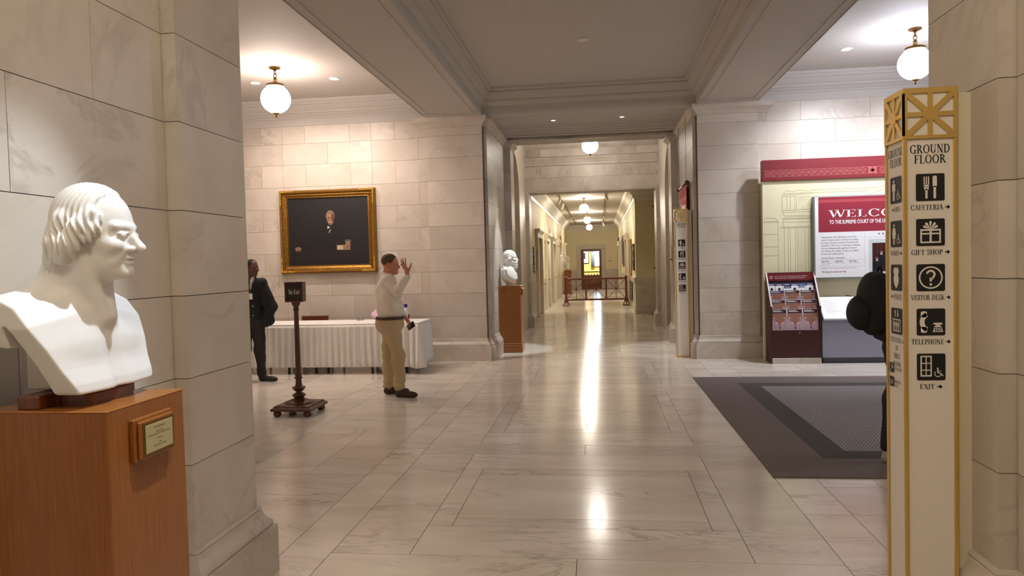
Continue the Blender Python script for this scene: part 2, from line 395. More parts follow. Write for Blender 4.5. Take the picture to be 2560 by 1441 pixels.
for a, b in zip(yy[:-1], yy[1:]): tile(-1.5, a, -.15, b); tile(-.15, a, 1.22, b)

JZ = [.36, .745, 1.13, 1.495, 1.87, 2.255, 2.635, 3.01, 3.39, 3.75, 4.06]      # course joints
G = .0016
def wall_body(name, x0, y0, z0, x1, y1, z1, mat=MORTAR):
    return MB().box(x0, y0, z0, x1, y1, z1).out(name, mat, kind='structure')
def courses_y(par, y, X0, X1, joints, face=-1, d=.05, zs=JZ, mat=WALL):
    """stone courses on a wall in the plane y, joints(k) -> x positions for course k"""
    for k, (a, b) in enumerate(zip(zs[:-1], zs[1:])):
        xs = [X0]+[j for j in sorted(joints(k)) if X0+.03 < j < X1-.03]+[X1]
        for p, q in zip(xs[:-1], xs[1:]): stone('stone_block', p+G, y, a+G, q-G, y-face*d, b-G, mat, par)
def courses_x(par, x, Y0, Y1, joints, face=1, d=.05, zs=JZ, mat=WALL):
    for k, (a, b) in enumerate(zip(zs[:-1], zs[1:])):
        ys = [Y0]+[j for j in sorted(joints(k)) if Y0+.03 < j < Y1-.03]+[Y1]
        for p, q in zip(ys[:-1], ys[1:]): stone('stone_block', x, p+G, a+G, x-face*d, q-G, b-G, mat, par)
BASE = [(0, .37), (.012, .368), (.018, .355), (.012, .345), (.02, .338), (.024, .32), (.04, .295), (.056, .28), (.06, .262), (.052, .258), (.075, .25), (.075, 0)]
CAPP = [(0, 3.885), (.012, 3.89), (.016, 3.9), (.012, 3.91), (.025, 3.925), (.05, 3.96), (.075, 3.975), (.085, 3.985), (.085, 4.055)]
CROWN = [(0, 4.05), (.012, 4.05), (.012, 4.17), (.022, 4.172), (.022, 4.195), (.045, 4.215), (.065, 4.25), (.078, 4.255), (.078, 4.285), (.10, 4.30), (.125, 4.345), (.15, 4.375), (.165, 4.38), (.165, 4.41), (.19, 4.43), (.2, 4.465)]

# near walls and piers, left and right
for side, nm in ((1, 'left'), (-1, 'right')):
    fx = (lambda x: x) if side == 1 else (lambda x: -.29-x)
    w = wall_body('wall_'+nm, fx(-1.885), -3.9, 0, fx(-2.6), 2.90, 4.46)
    courses_x(w, fx(-1.865), -3.9, 2.915, lambda k: [(2.48 if k in (1, 3, 5, 7, 9) else 2.08)-.8*i for i in range(9)], face=side)
    p = wall_body('pillar_'+nm, fx(-1.83), 2.95, 0, fx(-2.77), 3.46, 4.05)
    for a, b in zip(JZ[:-1], JZ[1:]): stone('stone_block', fx(-1.80), 2.92, a+G, fx(-2.80), 3.49, b-G, WALL, p)
    b = MB().sweep(BASE, [(fx(-1.865), -3.9), (fx(-1.865), 2.92), (fx(-1.80), 2.92), (fx(-1.80), 3.49), (fx(-2.80), 3.49)], side=-side)
    b.out('baseboard_'+nm, WALL, kind='structure', auto=35)

# back walls of the two bays
wl = wall_body('wall_back_left', -9, 11.80, 0, -2.7, 12.1, 4.46)
def jl(k):
    return [-8.53, -6.95, -5.368, -3.788] + ([-8.1, -7.3, -6.54, -5.755, -4.96, -4.166, -3.38] if k % 2 else [-7.74, -6.16, -4.565, -2.98])
courses_y(wl, 11.78, -9, -2.70, jl)
wr = wall_body('wall_back_right', 2.42, 11.80, 0, 8.5, 12.1, 4.46)
courses_y(wr, 11.78, 2.42, 8.5, lambda k: [3.2, 4.24, 5.28, 6.32, 7.36] if k % 2 else [2.68, 3.72, 4.76, 5.8, 6.84, 7.9])
MB().sweep(BASE, [(-9, 11.78), (-2.97, 11.78)], side=-1).out('baseboard_back_left', WALL, kind='structure', auto=35)
MB().sweep(BASE, [(2.69, 11.78), (8.5, 11.78)], side=-1).out('baseboard_back_right', WALL, kind='structure', auto=35)
# pilasters flanking the passage
for side, nm in ((1, 'back_left'), (-1, 'back_right')):
    fx = (lambda x: x) if side == 1 else mir
    p = wall_body('pilaster_'+nm, fx(-1.83), 11.76, 0, fx(-2.9), 13.9, 4.05)
    for a, b in zip(JZ[:-1], JZ[1:]):
        stone('stone_block', fx(-2.80), 11.68, a+G, fx(-1.873), 11.80, b-G, WALL, p)
        stone('stone_block', fx(-2.965), 11.73, a+G, fx(-2.803), 11.80, b-G, WALL, p)
    courses_x(p, fx(-1.805), 11.745, 13.95, lambda k: [12.9] if k % 2 else [12.3, 13.5], face=side, zs=JZ, mat=WALLG)
    path = [(fx(-2.965), 11.78), (fx(-2.965), 11.73), (fx(-2.80), 11.73), (fx(-2.80), 11.68), (fx(-1.873), 11.68), (fx(-1.873), 11.745), (fx(-1.805), 11.745), (fx(-1.805), 13.93)]
    MB().sweep(BASE, path, side=-side).out('baseboard_'+nm+'_pilaster', WALL, kind='structure', auto=35)
    MB().sweep(CAPP, path, side=-side).out('trim_'+nm+'_capital', WALL, kind='structure', auto=35)
    # second pilaster, arch wall, far pilaster
    q = wall_body('pilaster_passage_'+nm[5:], fx(-1.70), 13.97, 0, fx(-2.4), 14.45, 4.0)
    for a, b in zip(JZ[:-2], JZ[1:-1]): stone('stone_block', fx(-1.682), 13.95, a+G, fx(-1.9), 14.47, b-G, WALLG, q)
    stone('stone_block', fx(-1.682), 13.95, 3.75+G, fx(-1.9), 14.47, 3.86, WALLG, q)
    pth = [(fx(-1.9), 13.95), (fx(-1.682), 13.95), (fx(-1.682), 14.47), (fx(-1.75), 14.47)]
    MB().sweep(BASE, pth, side=-side).out('baseboard_passage_'+nm[5:], WALLG, q, kind='structure', auto=35)
    MB().sweep([(o, z-.04) for o, z in CAPP], pth, side=-side).out('capital', WALLG, q, auto=35)
    # arch wall (y,z outline), 0.45 deep
    ar = [(14.47, 0), (14.47, 4.75), (17.7, 4.75), (17.7, 0), (16.12, 0)]
    ar += [(15.22+.9*math.cos(t), 3.1+.9*math.sin(t)) for t in np.linspace(0, PI, 25)][0:24] + [(14.32+.16, 3.1), (14.48, 0)]
    vs = [(fx(-1.76), y, z) for y, z in ar]+[(fx(-2.3), y, z) for y, z in ar]; n = len(ar)
    aw = mk('wall_arch_'+nm[5:], vs, [tuple(range(n)), tuple(range(n, 2*n))[::-1]]+[(i, (i+1) % n, n+(i+1) % n, n+i) for i in range(n)], WALL, kind='structure')
    MB().box(fx(-2.32), 14.0, 0, fx(-2.5), 17.7, 4.75).out('wall_alcove_'+nm[5:], WALL, kind='structure')
    f2 = wall_body('pilaster_far_'+nm[5:], fx(-1.80), 17.52, 0, fx(-2.3), 18.0, 4.75)
    for a, b in zip(JZ+[4.4], JZ[1:]+[4.4, 4.75]):
        if b > a: stone('stone_block', fx(-1.775), 17.5, a+G, fx(-1.93), 17.9, b-G, WALLG, f2)
        if b > a: stone('stone_block', fx(-1.93), 17.56, a+G, fx(-2.1), 17.9, b-G, WALLG, f2)
        if b > a and b < 3.4: stone('stone_block', fx(-1.69), 17.66, a+G, fx(-1.80), 18.3, b-G, WALLG, f2)
    MB().sweep(BASE, [(fx(-2.1), 17.56), (fx(-1.93), 17.56), (fx(-1.93), 17.5), (fx(-1.775), 17.5), (fx(-1.775), 17.66), (fx(-1.69), 17.66), (fx(-1.69), 18.3)], side=-side).out('baseboard_far_'+nm[5:], WALLG, f2, kind='structure', auto=35)
    for z0 in (3.98,):
        MB().sweep([(0, z0), (.02, z0+.02), (.03, z0+.08), (.05, z0+.12), (.05, z0+.2), (.035, z0+.24), (0, z0+.25)], [(fx(-1.93), 17.5), (fx(-1.775), 17.5), (fx(-1.775), 17.7)], side=-side).out('capital', WALLG, f2, auto=35)
# lintel wall over the corridor opening
lw = wall_body('wall_lintel', -1.775, 17.72, 3.38, mir(-1.775), 18.28, 4.75)
lz = [3.365, 3.70, 3.85, 4.02]
courses_y(lw, 17.7, -1.775, mir(-1.775), lambda k: [] if k == 0 else [-1.38, -.62, .1, .9], zs=[3.365, 3.70], mat=WALLG)
courses_y(lw, 17.7, -1.775, mir(-1.775), lambda k: [-1.385, -.62, .2, 1.0], zs=[3.70, 3.985], mat=WALLG)
courses_y(lw, 17.7, -1.775, mir(-1.775), lambda k: [-.97, .65], zs=[3.985, 4.22], mat=WALLG)
courses_y(lw, 17.7, -1.775, mir(-1.775), lambda k: [-1.38, -.2, .95], zs=[4.22, 4.75], mat=WALLG)
MB().sweep([(0, 3.99), (.015, 4.0), (.02, 4.06), (.03, 4.07), (.035, 4.13), (.05, 4.15), (.055, 4.19), (.02, 4.205), (0, 4.215)], [(-1.775, 17.7), (mir(-1.775), 17.7)], side=-1).out('string_course', WALLG, lw, auto=35)
MB().sweep([(0, 4.40), (.02, 4.42), (.06, 4.47), (.07, 4.5), (.08, 4.56), (.08, 4.6), (0, 4.62)], [(-1.775, 17.7), (mir(-1.775), 17.7)], side=-1).out('cornice_course', WALLG, lw, auto=35)
MB().box(-1.69, 17.7, 3.34, mir(-1.69), 18.3, 3.363).out('lintel_soffit', WALLG, lw)
# header beam of the passage
hd = MB().box(-1.88, 13.93, 3.995, mir(-1.88), 14.47, 4.75).out('trim_header', WALLG, kind='structure')
MB().box(-1.70, 13.915, 3.995, mir(-1.70), 13.93, 4.03).out('fillet', WALLG, hd)
# plaster ceilings
MB().box(-2.2, 3.4, 4.465, 1.9, 11.75, 4.6).out('ceiling_coffer', PLASTER, kind='structure')
MB().box(-9, 3.4, 4.465, -2.2, 11.9, 4.6).out('ceiling_left', PLASTER, kind='structure')
MB().box(1.9, 3.4, 4.465, 8.5, 11.9, 4.6).out('ceiling_right', PLASTER, kind='structure')
MB().box(-9, -4, 4.465, 8.5, 3.4, 4.6).out('ceiling_near', PLASTER, kind='structure')
MB().box(-2.6, 14.4, 4.75, 2.3, 18.3, 4.9).out('ceiling_vestibule', PLASTER, kind='structure')
sf = MB().box(-1.88, 11.68, 4.055, mir(-1.88), 13.95, 4.5).out('ceiling_passage', PLASTER, kind='structure')
for i, y in enumerate((12.0, 12.75, 12.95, 13.15, 13.35, 13.6)): MB().box(-1.75, y, 4.046-.003*i, mir(-1.75), y+.16 if i > 1 else y+.035, 4.057).out('moulding_strip', PLASTER, sf)
for x in (-1.80, mir(-1.80)-.0): MB().box(x-.05, 11.75, 4.03, x+.05, 13.93, 4.056).out('moulding_strip', PLASTER, sf)
for x in (-1.786, mir(-1.786)): MB().box(x-.006, 12.3, 4.018, x+.006, 13.9, 4.03).out('slot_diffuser', BLACK, sf)
for nm, side in (('left', 1), ('right', -1)):
    fx = (lambda x: x) if side == 1 else mir
    bm_ = MB().box(fx(-2.80), 3.3, 4.055, fx(-1.87), 11.69, 4.5).out('trim_beam_'+nm, PLASTER, kind='structure')
    for a, b in ((-1.99, -1.965), (-2.715, -2.69)): MB().box(fx(a), 3.49, 4.044, fx(b), 11.69, 4.056, .004).out('bead', PLASTER, bm_)
    MB().box(fx(-2.80), 11.4, 4.046, fx(-1.87), 11.69, 4.056).out('bead', PLASTER, bm_)
MB().box(-2.8, 2.9, 4.055, 2.5, 3.49, 4.5).out('trim_cross_beam', PLASTER, kind='structure')
L, R_ = -1.87, mir(-1.87)
MB().sweep(CROWN, [(L, 3.49), (R_, 3.49), (R_, 11.69), (L, 11.69)], closed=True, side=1).out('trim_crown_centre', PLASTER, kind='structure', auto=30)
MB().sweep(CROWN, [(-9, 3.49), (-2.8, 3.49), (-2.8, 11.78), (-9, 11.78)], closed=True, side=1).out('trim_crown_left', PLASTER, kind='structure', auto=30)
MB().sweep(CROWN, [(mir(-2.8), 3.49), (8.5, 3.49), (8.5, 11.78), (mir(-2.8), 11.78)], closed=True, side=1).out('trim_crown_right', PLASTER, kind='structure', auto=30)
# enclosing walls of the bays that the photograph does not reach
MB().box(-9.2, -4, 0, -9, 12, 4.6).out('wall_far_left', WALL, kind='structure')
MB().box(8.5, -4, 0, 8.7, 12, 4.6).out('wall_far_right', WALL, kind='structure')
MB().box(-9, 3.2, 0, -2.82, 3.48, 4.6).out('wall_front_left', WALL, kind='structure')
MB().box(2.54, 3.2, 0, 8.5, 3.48, 4.6).out('wall_front_right', WALL, kind='structure')
MB().box(-2.6, -4.2, 0, 2.4, -4, 4.6).out('wall_rear', WALL, kind='structure')

# ---- the corridor beyond
CXL, CXR, YE, CH = -1.85, 1.10, 42.0, 3.75
cl = MB().box(CXL-.3, 18.28, 0, CXL, YE, CH).out('wall_corridor_left', CREAM, kind='structure')
cr = MB().box(CXR, 21.7, 0, CXR+.9, YE, CH).out('wall_corridor_right', CREAM, kind='structure')
MB().box(1.76, 18.28, 0, 2.1, 21.7, CH).out('wall_recess_right', CREAM, kind='structure')
MB().box(CXL-.3, 18.28, CH, 2.1, YE, CH+.15).out('ceiling_corridor', PLASTER, kind='structure')
ew = MB().box(CXL-.3, YE, 2.33, CXR+.9, YE+.3, CH)
ew.box(CXL-.3, YE, 0, -1.04, YE+.3, 2.33); ew.box(.145, YE, 0, CXR+.9, YE+.3, 2.33)
ew = ew.out('wall_end', CREAM, kind='structure')
CC = [(0, 3.38), (.015, 3.385), (.02, 3.44), (.06, 3.50), (.075, 3.51), (.075, 3.54), (.13, 3.60), (.19, 3.66), (.21, 3.67), (.21, 3.70), (.26, 3.75)]
MB().sweep(CC, [(1.76, 18.28), (1.76, 21.7), (CXR, 21.7), (CXR, YE), (CXL, YE), (CXL, 18.28)], side=1).out('trim_corridor_crown', WHITEP, kind='structure', auto=30)
DL = [(21.0, 22.8), (24.65, 26.4), (28.0, 29.75), (31.4, 33.1), (37.6, 39.2)]
# marble dado along the corridor, one slab per bay
def dado(par, x, face, ya, yb):
    n = max(1, round((yb-ya)/1.3))
    for i in range(n):
        a = ya+(yb-ya)*i/n; b = ya+(yb-ya)*(i+1)/n
        stone('dado_slab', x, a+G, .2, x+face*.02, b-G, .92, WALL, par); stone('dado_plinth', x, a+G, 0, x+face*.035, b-G, .198, WALL, par)
        stone('dado_rail', x, a+G, .925, x+face*.04, b-G, 1.08, WALL, par)
edges = [18.3]+[v for d in DL for v in (d[0], d[1])]+[YE]
for a, b in zip(edges[::2], edges[1::2]): dado(cl, CXL, 1, a, b)
for a, b in ((21.7, 23.5), (25.5, 26.6), (28.3, 36.2), (37.9, YE)): dado(cr, CXR, -1, a, b)
for x0, x1 in ((CXL, -1.28), (.39, CXR)):
    stone('dado_slab', x0+G, YE, .2, x1-G, YE-.02, .98, WALL, ew); stone('dado_rail', x0+G, YE, .985, x1-G, YE-.04, 1.15, WALL, ew); stone('dado_plinth', x0+G, YE, 0, x1-G, YE-.035, .198, WALL, ew)
stone('dado_slab', 1.08, 21.7, .22, 1.76, 21.68, .90, WALL, cr); stone('dado_plinth', 1.07, 21.7, 0, 1.76, 21.66, .217, WALL, cr); stone('dado_rail', 1.07, 21.7, .905, 1.76, 21.66, 1.09, WALL, cr)
# doors on the left side
LEAF = plain('door_leaf', S(172, 144, 92), .45)
for i, (a, b) in enumerate(DL):
    d = MB().box(CXL, a+.2, 0, CXL+.004, b-.2, 2.34).out('door_%d' % (i+1), LEAF, kind='structure')
    MB().box(CXL, a, 0, CXL+.09, a+.2, 2.36, .008).out('door_jamb', WHITEP, d); MB().box(CXL, b-.2, 0, CXL+.09, b, 2.36, .008).out('door_jamb', WHITEP, d)
    MB().sweep([(.07, 2.36), (.08, 2.36), (.08, 2.48), (.10, 2.5), (.12, 2.54), (.15, 2.57), (.15, 2.62), (0, 2.62), (0, 2.36)], [(CXL, a-.03), (CXL, b+.03)], side=-1).out('door_head', WHITEP, d, auto=30)
    for z in (.25, 1.25): MB().box(CXL, a+.32, z, CXL+.012, b-.32, z+.85, .004).out('door_panel', LEAF, d)
    MB().sphere((CXL+.05, b-.28, 1.0), .03, 10, 6).out('door_knob', BRASS, d, smooth=True)
for k, (a, b) in enumerate(((26.6, 28.3), (36.2, 37.9))):
    d = MB().box(CXR, a+.2, 0, CXR-.004, b-.2, 2.34).out('door_%d' % (k+7), LEAF, kind='structure')
    for p in (a, b-.2): MB().box(CXR, p, 0, CXR-.09, p+.2, 2.36, .008).out('door_jamb', WHITEP, d)
    MB().box(CXR, a-.03, 2.36, CXR-.13, b+.03, 2.62, .01).out('door_head', WHITEP, d)
    MB().sphere((CXR-.05, a+.28, 1.0), .03, 10, 6).out('door_knob', BRASS, d, smooth=True)
# end door with its marble surround and the lit room behind the glass
d6 = MB().box(-1.28, YE-.05, 0, -1.04, YE+.1, 2.34, .01).box(.145, YE-.05, 0, .395, YE+.1, 2.34, .01).box(-1.28, YE-.05, 2.34, .395, YE+.1, 2.58, .01).out('door_6', WALL, kind='structure')
dw = MB().box(-1.04, YE+.02, 0, -.87, YE+.08, 2.33, .006).box(.015, YE+.02, 0, .145, YE+.08, 2.33, .006).box(-.87, YE+.02, 2.2, .015, YE+.08, 2.33, .006).box(-.87, YE+.02, .98, .015, YE+.08, 1.03, .006).box(-.87, YE+.02, 0, .015, YE+.08, .32, .006)
dw.out('door_frame', MAHOG, d6)
gm, gt, gb = nodes('clear_glass'); gb.inputs['Roughness'].default_value = 0; gb.inputs['Transmission Weight'].default_value = 1; gb.inputs['IOR'].default_value = 1.02; GLASS = gm
MB().box(-.87, YE+.045, 1.03, .015, YE+.05, 2.2).out('door_pane', GLASS, d6)
MB().box(-.87, YE+.045, .82, .015, YE+.05, .98).out('door_pane', GLASS, d6)
MB().box(-.87, YE+.035, .32, .015, YE+.065, .82).out('door_panel', wood('door_oak', S(150, 96, 40), S(112, 66, 24)), d6)
for a, b in (((-.87, YE+.03, .32), (.015, YE+.03, .82)), ((-.87, YE+.03, .82), (.015, YE+.03, .32))): MB().bar(a, b, .03, .012).out('door_lattice', MAHOG, d6)
MB().cyl((-.05, YE-.03, 1.0), (-.05, YE+.02, 1.0), .02, 10).out('door_handle', BRASS, d6)
YEL = plain('yellow_paint', S(244, 208, 108), .6)
rm = MB().box(-3, 46, 0, 3, 46.2, 3.75).out('wall_room_back', YEL, kind='structure')
MB().box(-3.2, YE+.3, 0, -3, 46.2, 3.75).out('wall_room_left', YEL, kind='structure'); MB().box(3, YE+.3, 0, 3.2, 46.2, 3.75).out('wall_room_right', YEL, kind='structure')
MB().box(-3.2, YE+.3, 3.75, 3.2, 46.2, 3.9).out('ceiling_room', PLASTER, kind='structure'); MB().box(-3.2, YE, -.1, 3.2, 46.2, -.003).out('floor_room', FLJOINT, kind='structure')
win = MB().box(-.36, 45.9, 1.3, .62, 46.0, 1.36).box(-.36, 45.9, 3.0, .62, 46.0, 3.06).box(-.36, 45.9, 1.36, -.31, 46.0, 3.0).box(.57, 45.9, 1.36, .62, 46.0, 3.0).box(.11, 45.93, 1.36, .14, 45.98, 3.0).out('window_1', WHITEP, kind='structure')
MB().box(-.31, 45.97, 1.36, .57, 45.98, 3.0).out('window_pane', emit('daylight', (.62, .82, 1.0), 30.0), win)
MB().box(.05, 45.95, .75, .35, 45.99, 1.05, .01).out('wall_vent_grille', plain('grey_grille', S(150, 140, 110), .5), rm)

# ------------------------------------------------------------ heads (face +x, left +y, origin between the ears at eye level, about .24 m tall)
def head_sdf(P, neck=.2, jaw=1.0, eyes=True, old=False, ear=True, nose=1.0):
    d = ell(P, (-.018, 0, .034), (.100, .076, .089))
    d = smin(d, ell(P, (.030, 0, -.028), (.060, .060*jaw, .085)), .03)
    d = smin(d, ell(P, (.030, 0, -.080), (.052, .050*jaw, .042)), .025)
    d = smin(d, ell(P, (.072, 0, -.103), (.020, .024, .018)), .022)
    for s in (1, -1):
        d = smin(d, ell(P, (.060, .043*s, -.032), (.026, .022, .020)), .018)
        d = smin(d, cap(P, (.083, .010*s, .016), (.070, .048*s, .018), .010, .008), .012)
    for s in (1, -1): d = smax(d, -(np.linalg.norm(P-V3(.100, .033*s, -.004), axis=1)-.0185), .008)
    d = smin(d, chain(P, [(.080, 0, .012, .010), (.094, 0, -.012, .0105), (.108*nose, 0, -.036, .0125)], .006), .010)
    for s in (1, -1):
        d = smin(d, ell(P, (.094, .012*s, -.040), (.012, .008, .009)), .006)
        if eyes:
            d = smin(d, ell(P, (.0775, .032*s, -.005), (.0125, .015, .0105)), .003)
            d = smin(d, cap(P, (.088, .018*s, .002), (.080, .047*s, .000), .0035), .003)
    d = smin(d, ell(P, (.084, 0, -.0635), (.011, .024, .0065)), .005)
    d = smin(d, ell(P, (.083, 0, -.0765), (.011, .020, .0075)), .005)
    d = smax(d, -ell(P, (.097, 0, -.0695), (.012, .024, .0018)), .003)
    if old:
        for s in (1, -1): d = smin(d, cap(P, (.086, .024*s, -.040), (.066, .038*s, -.075), .006), .012)
    if ear:
        for s in (1, -1):
            e = ell(P, (-.010, .078*s, -.012), (.020, .009, .033)); e = smax(e, -ell(P, (-.008, .087*s, -.010), (.011, .008, .020)), .004)
            d = smin(d, e, .006)
    d = smin(d, cap(P, (-.030, 0, -.055), (-.052, 0, -.055-neck), .056, .060), .03)
    return d
def polyprof(P2, pts):
    """signed distance to a closed polygon in 2-D"""
    n = len(pts); d = np.full(len(P2), 1e9, np.float32); s = np.ones(len(P2), np.float32)
    for i in range(n):
        a = np.array(pts[i], np.float32); b = np.array(pts[i-1], np.float32); e = b-a; w = P2-a
        t = np.clip((w@e)/float(e@e), 0, 1); q = w-t[:, None]*e; d = np.minimum(d, (q*q).sum(1))
        c1 = P2[:, 1] >= a[1]; c2 = P2[:, 1] < b[1]; c3 = e[0]*w[:, 1] > e[1]*w[:, 0]
        flip = (c1 & c2 & c3) | (~c1 & ~c2 & ~c3); s[flip] *= -1
    return s*np.sqrt(d)
def bust_scale(P, c, sc, yaw=0, pitch=0):
    q = (P-V3(*c))@(rotz(yaw)@roty(pitch)).astype(np.float32); return q/sc
# ---- first bust: bare chest cut back to a curved shell
def bust_one(P):
    sc = 1.17; H = bust_scale(P, (.058, .0, .478), sc, yaw=.14, pitch=.06)
    m = P[:, 2] > .16; d = np.full(len(P), 1., np.float32)
    if m.any():
        q = H[m]; a = head_sdf(q, neck=.19, jaw=1.02, old=True, ear=False, nose=1.06)
        # sterno muscles and broad neck base
        for s in (1, -1): a = smin(a, cap(q, (-.02, .055*s, -.06), (.028, .014*s, -.22), .020, .017), .02)
        a = smin(a, chain(q, [(-.07, 0, -.06, .055), (-.10, .0, -.2, .07)]), .04)
        # hair: thin cap, receding at the temples, combed to heavy locks over the ears
        ang = np.arctan2(q[:, 1], q[:, 0]+.02)
        h = ell(q, (-.020, 0, .040), (.096, .082, .092))
        front = .048-.55*(.115-q[:, 2])
        h = smax(h, q[:, 0]-np.minimum(front, .058), .006); h = smax(h, -(q[:, 2]+.055+.25*np.clip(q[:, 0], -.1, .1)), .012)
        for s in (1, -1):
            h = smin(h, chain(q, [(.022, .074*s, .048, .016), (-.002, .085*s, .012, .022), (-.022, .088*s, -.030, .024), (-.045, .078*s, -.062, .022)], .012), .014)
            h = smin(h, chain(q, [(.036, .066*s, .040, .010), (.032, .077*s, .012, .014), (.018, .083*s, -.014, .013)], .008), .010)
            h = smin(h, chain(q, [(-.05, .07*s, .03, .022), (-.065, .072*s, -.03, .024), (-.08, .058*s, -.075, .022)], .012), .014)
        h = smin(h, chain(q, [(-.078, .035, -.01, .032), (-.084, .02, -.06, .028), (-.094, 0, -.085, .018)]), .02)
        h = smin(h, chain(q, [(-.078, -.035, -.01, .032), (-.084, -.02, -.06, .028), (-.094, 0, -.085, .018)]), .02)
        g = np.sin(34*ang+9*np.sin(26*q[:, 2]+3*q[:, 0])+40*q[:, 2]*np.sign(q[:, 1]))
        h = h+(.0018+.0022*np.clip((.06-q[:, 2])/.08, 0, 1))*g
        a = smin(a, h, .004); d[m] = a*sc
    y = P[:, 1]; bul = .062*(1-np.clip(np.abs(y)/.30, 0, 1)**2)
    x = P[:, 0]-bul
    x = x+.018*np.exp(-((np.abs(y)-.0)/.03)**2)*np.clip((.22-P[:, 2])/.2, 0, 1)
    z = P[:, 2]-.045*np.exp(-(y/.17)**2)*np.clip((P[:, 2]-.10)/.12, 0, 1)
    prof = [(-.25, .215), (-.24, .25), (-.205, .27), (-.15, .28), (-.095, .276), (-.05, .252), (-.010, .20), (.018, .135), (.036, .075), (.055, .03), (.062, 0),
            (-.012, 0), (-.014, .02), (-.028, .09), (-.046, .15), (-.058, .185), (-.068, .202), (-.080, .208), (-.090, .2), (-.096, .18), (-.098, .145), (-.25, .175)]
    t = polyprof(np.stack([x, z], 1), prof)-.004
    hw = .17+.075*np.clip(P[:, 2]/.20, 0, 1)
    t = smax(t, np.abs(y)-hw, .006)
    for s in (1, -1): t = smin(t, ell(P, (.012, .075*s, .13), (.05, .075, .05)), .05)
    t = smax(t, np.abs(y)-hw-.002, .006)
    back = rbox(P, (-.09, 0, .12), (.06, .075, .15), .02)
    t = smin(t, back, .03)
    t = smax(t, -P[:, 2], .012)
    d = smin(d, t, .035)
    return d
def pedestal(name, label, x1, y0, w, dep, hgt, base, writing, group=None):
    """box pedestal, right face at x1, front at y0"""
    t = thing(name, label, 'pedestal', (x1-w/2, y0+dep/2, 0), 0, group); a, b = w/2, dep/2
    z0 = .17 if base else 0
    MB().box(-a, -b, z0, a, b, hgt-.004, .003).out('shaft', OAK, t)
    MB().box(-a-.001, -b-.001, hgt-.006, a+.001, b+.001, hgt, .002).out('top_board', wood('oak_top_'+name, S(178, 114, 52), S(150, 90, 36), .25, (1.5, 45, 45), coat=.3), t)
    if base:
        MB().box(-a-.015, -b-.015, 0, a+.015, b+.015, .14, .006).box(-a-.008, -b-.008, .14, a+.008, b+.008, .172, .006).out('plinth', OAK, t)
    else: MB().box(-a+.01, -b+.01, 0, a-.01, b-.01, .05).out('plinth', OAK, t)
    p = MB().box(a, -.096, hgt-.178, a+.018, .096, hgt-.045, .004).box(a+.018, -.086, hgt-.170, a+.030, .086, hgt-.053, .005).out('plaque_board', OAK, t)
    q = MB().box(a+.030, -.076, hgt-.162, a+.0315, .080, hgt-.062).out('backing_plate', ABRASS, p)
    MB().box(a+.0315, -.066, hgt-.156, a+.034, .070, hgt-.070, .0008).out('name_plate', plain('plate_brass', S(190, 172, 122), .5, .35), p)
    if writing:
        vs = []; fs = []
        for txt, dz, sz in writing:
            v, f = text_arrays(txt, sz); n = len(vs); vs += [(a+.0343, .002+q[0], hgt-dz+q[1]) for q in v]; fs += [tuple(i+n for i in k) for k in f]
        mk('plate_lettering', vs, fs, BLACK, p)
    return t
def text_arrays(s, size, align='CENTER', sx=1, bold=0, shear=0):
    c = bpy.data.curves.new('lettering', 'FONT'); c.body = s; c.size = size; c.align_x = align; c.resolution_u = 2; c.offset = bold; c.shear = shear
    o = bpy.data.objects.new('lettering', c); C.objects.link(o)
    me = bpy.data.meshes.new_from_object(o.evaluated_get(bpy.context.evaluated_depsgraph_get()))
    v = [(p.co.x*sx, p.co.y) for p in me.vertices]; f = [tuple(p.vertices) for p in me.polygons]
    bpy.data.objects.remove(o); bpy.data.curves.remove(c); bpy.data.meshes.remove(me); return v, f
def lines(name, rows, mat, parent, M):
    """rows [(text, x, z, size, align, sx, bold, shear)] as one flat mesh in local x,z of M"""
    vs = []; fs = []
    for s, x, z, size, al, sx, bo, sh in rows:
        v, f = text_arrays(s, size, al, sx, bo, sh); n = len(vs)
        vs += [tuple(M @ Vector((x+a, 0, z+b))) for a, b in v]; fs += [tuple(i+n for i in k) for k in f]
    return mk(name, vs, fs, mat, parent)
pedestal('pedestal', 'oak pedestal with brass plate under the bare-chested marble bust by the near wall', -1.40, 1.86, .40, .373, 1.208, False,
         [('JOHN MARSHALL', .085, .0075), ('CHIEF JUSTICE', .099, .006), ('SUPREME COURT OF THE UNITED STATES', .106, .0058), ('1801-1835', .120, .006), ('sculptor', .133, .005), ('Hiram Powers, from 1836', .141, .006)])
bt = thing('bust', 'white marble bust of a long-haired man with bare chest on the near oak pedestal', 'bust', (-1.60, 2.045, 1.208))
o = sdf('figure', bust_one, (-.26, -.30, -.012), (.24, .30, .72), .0036, STATUE, bt); o.location = (0, 0, .042)
b_ = MB()
for z0, z1, e in ((0, .012, .004), (.012, .034, .0), (.034, .042, .006)):
    pts = [(.052-e+.0*k, 0) for k in range(0)]
    pts = [(.075-e, -.105+e), (.088-e, -.085), (.096-e, 0), (.088-e, .10), (.07-e, .125-e), (-.01, .125-e), (-.01, -.105+e)]
    b_.prism(pts, z0, z1)
b_.out('front_base', MAHOG, bt)
MB().box(-.03, -.165, 0, -.10, .14, .040, .004).box(-.011, -.11, 0, -.03, .11, .03).out('rear_base', MAHOG, bt)

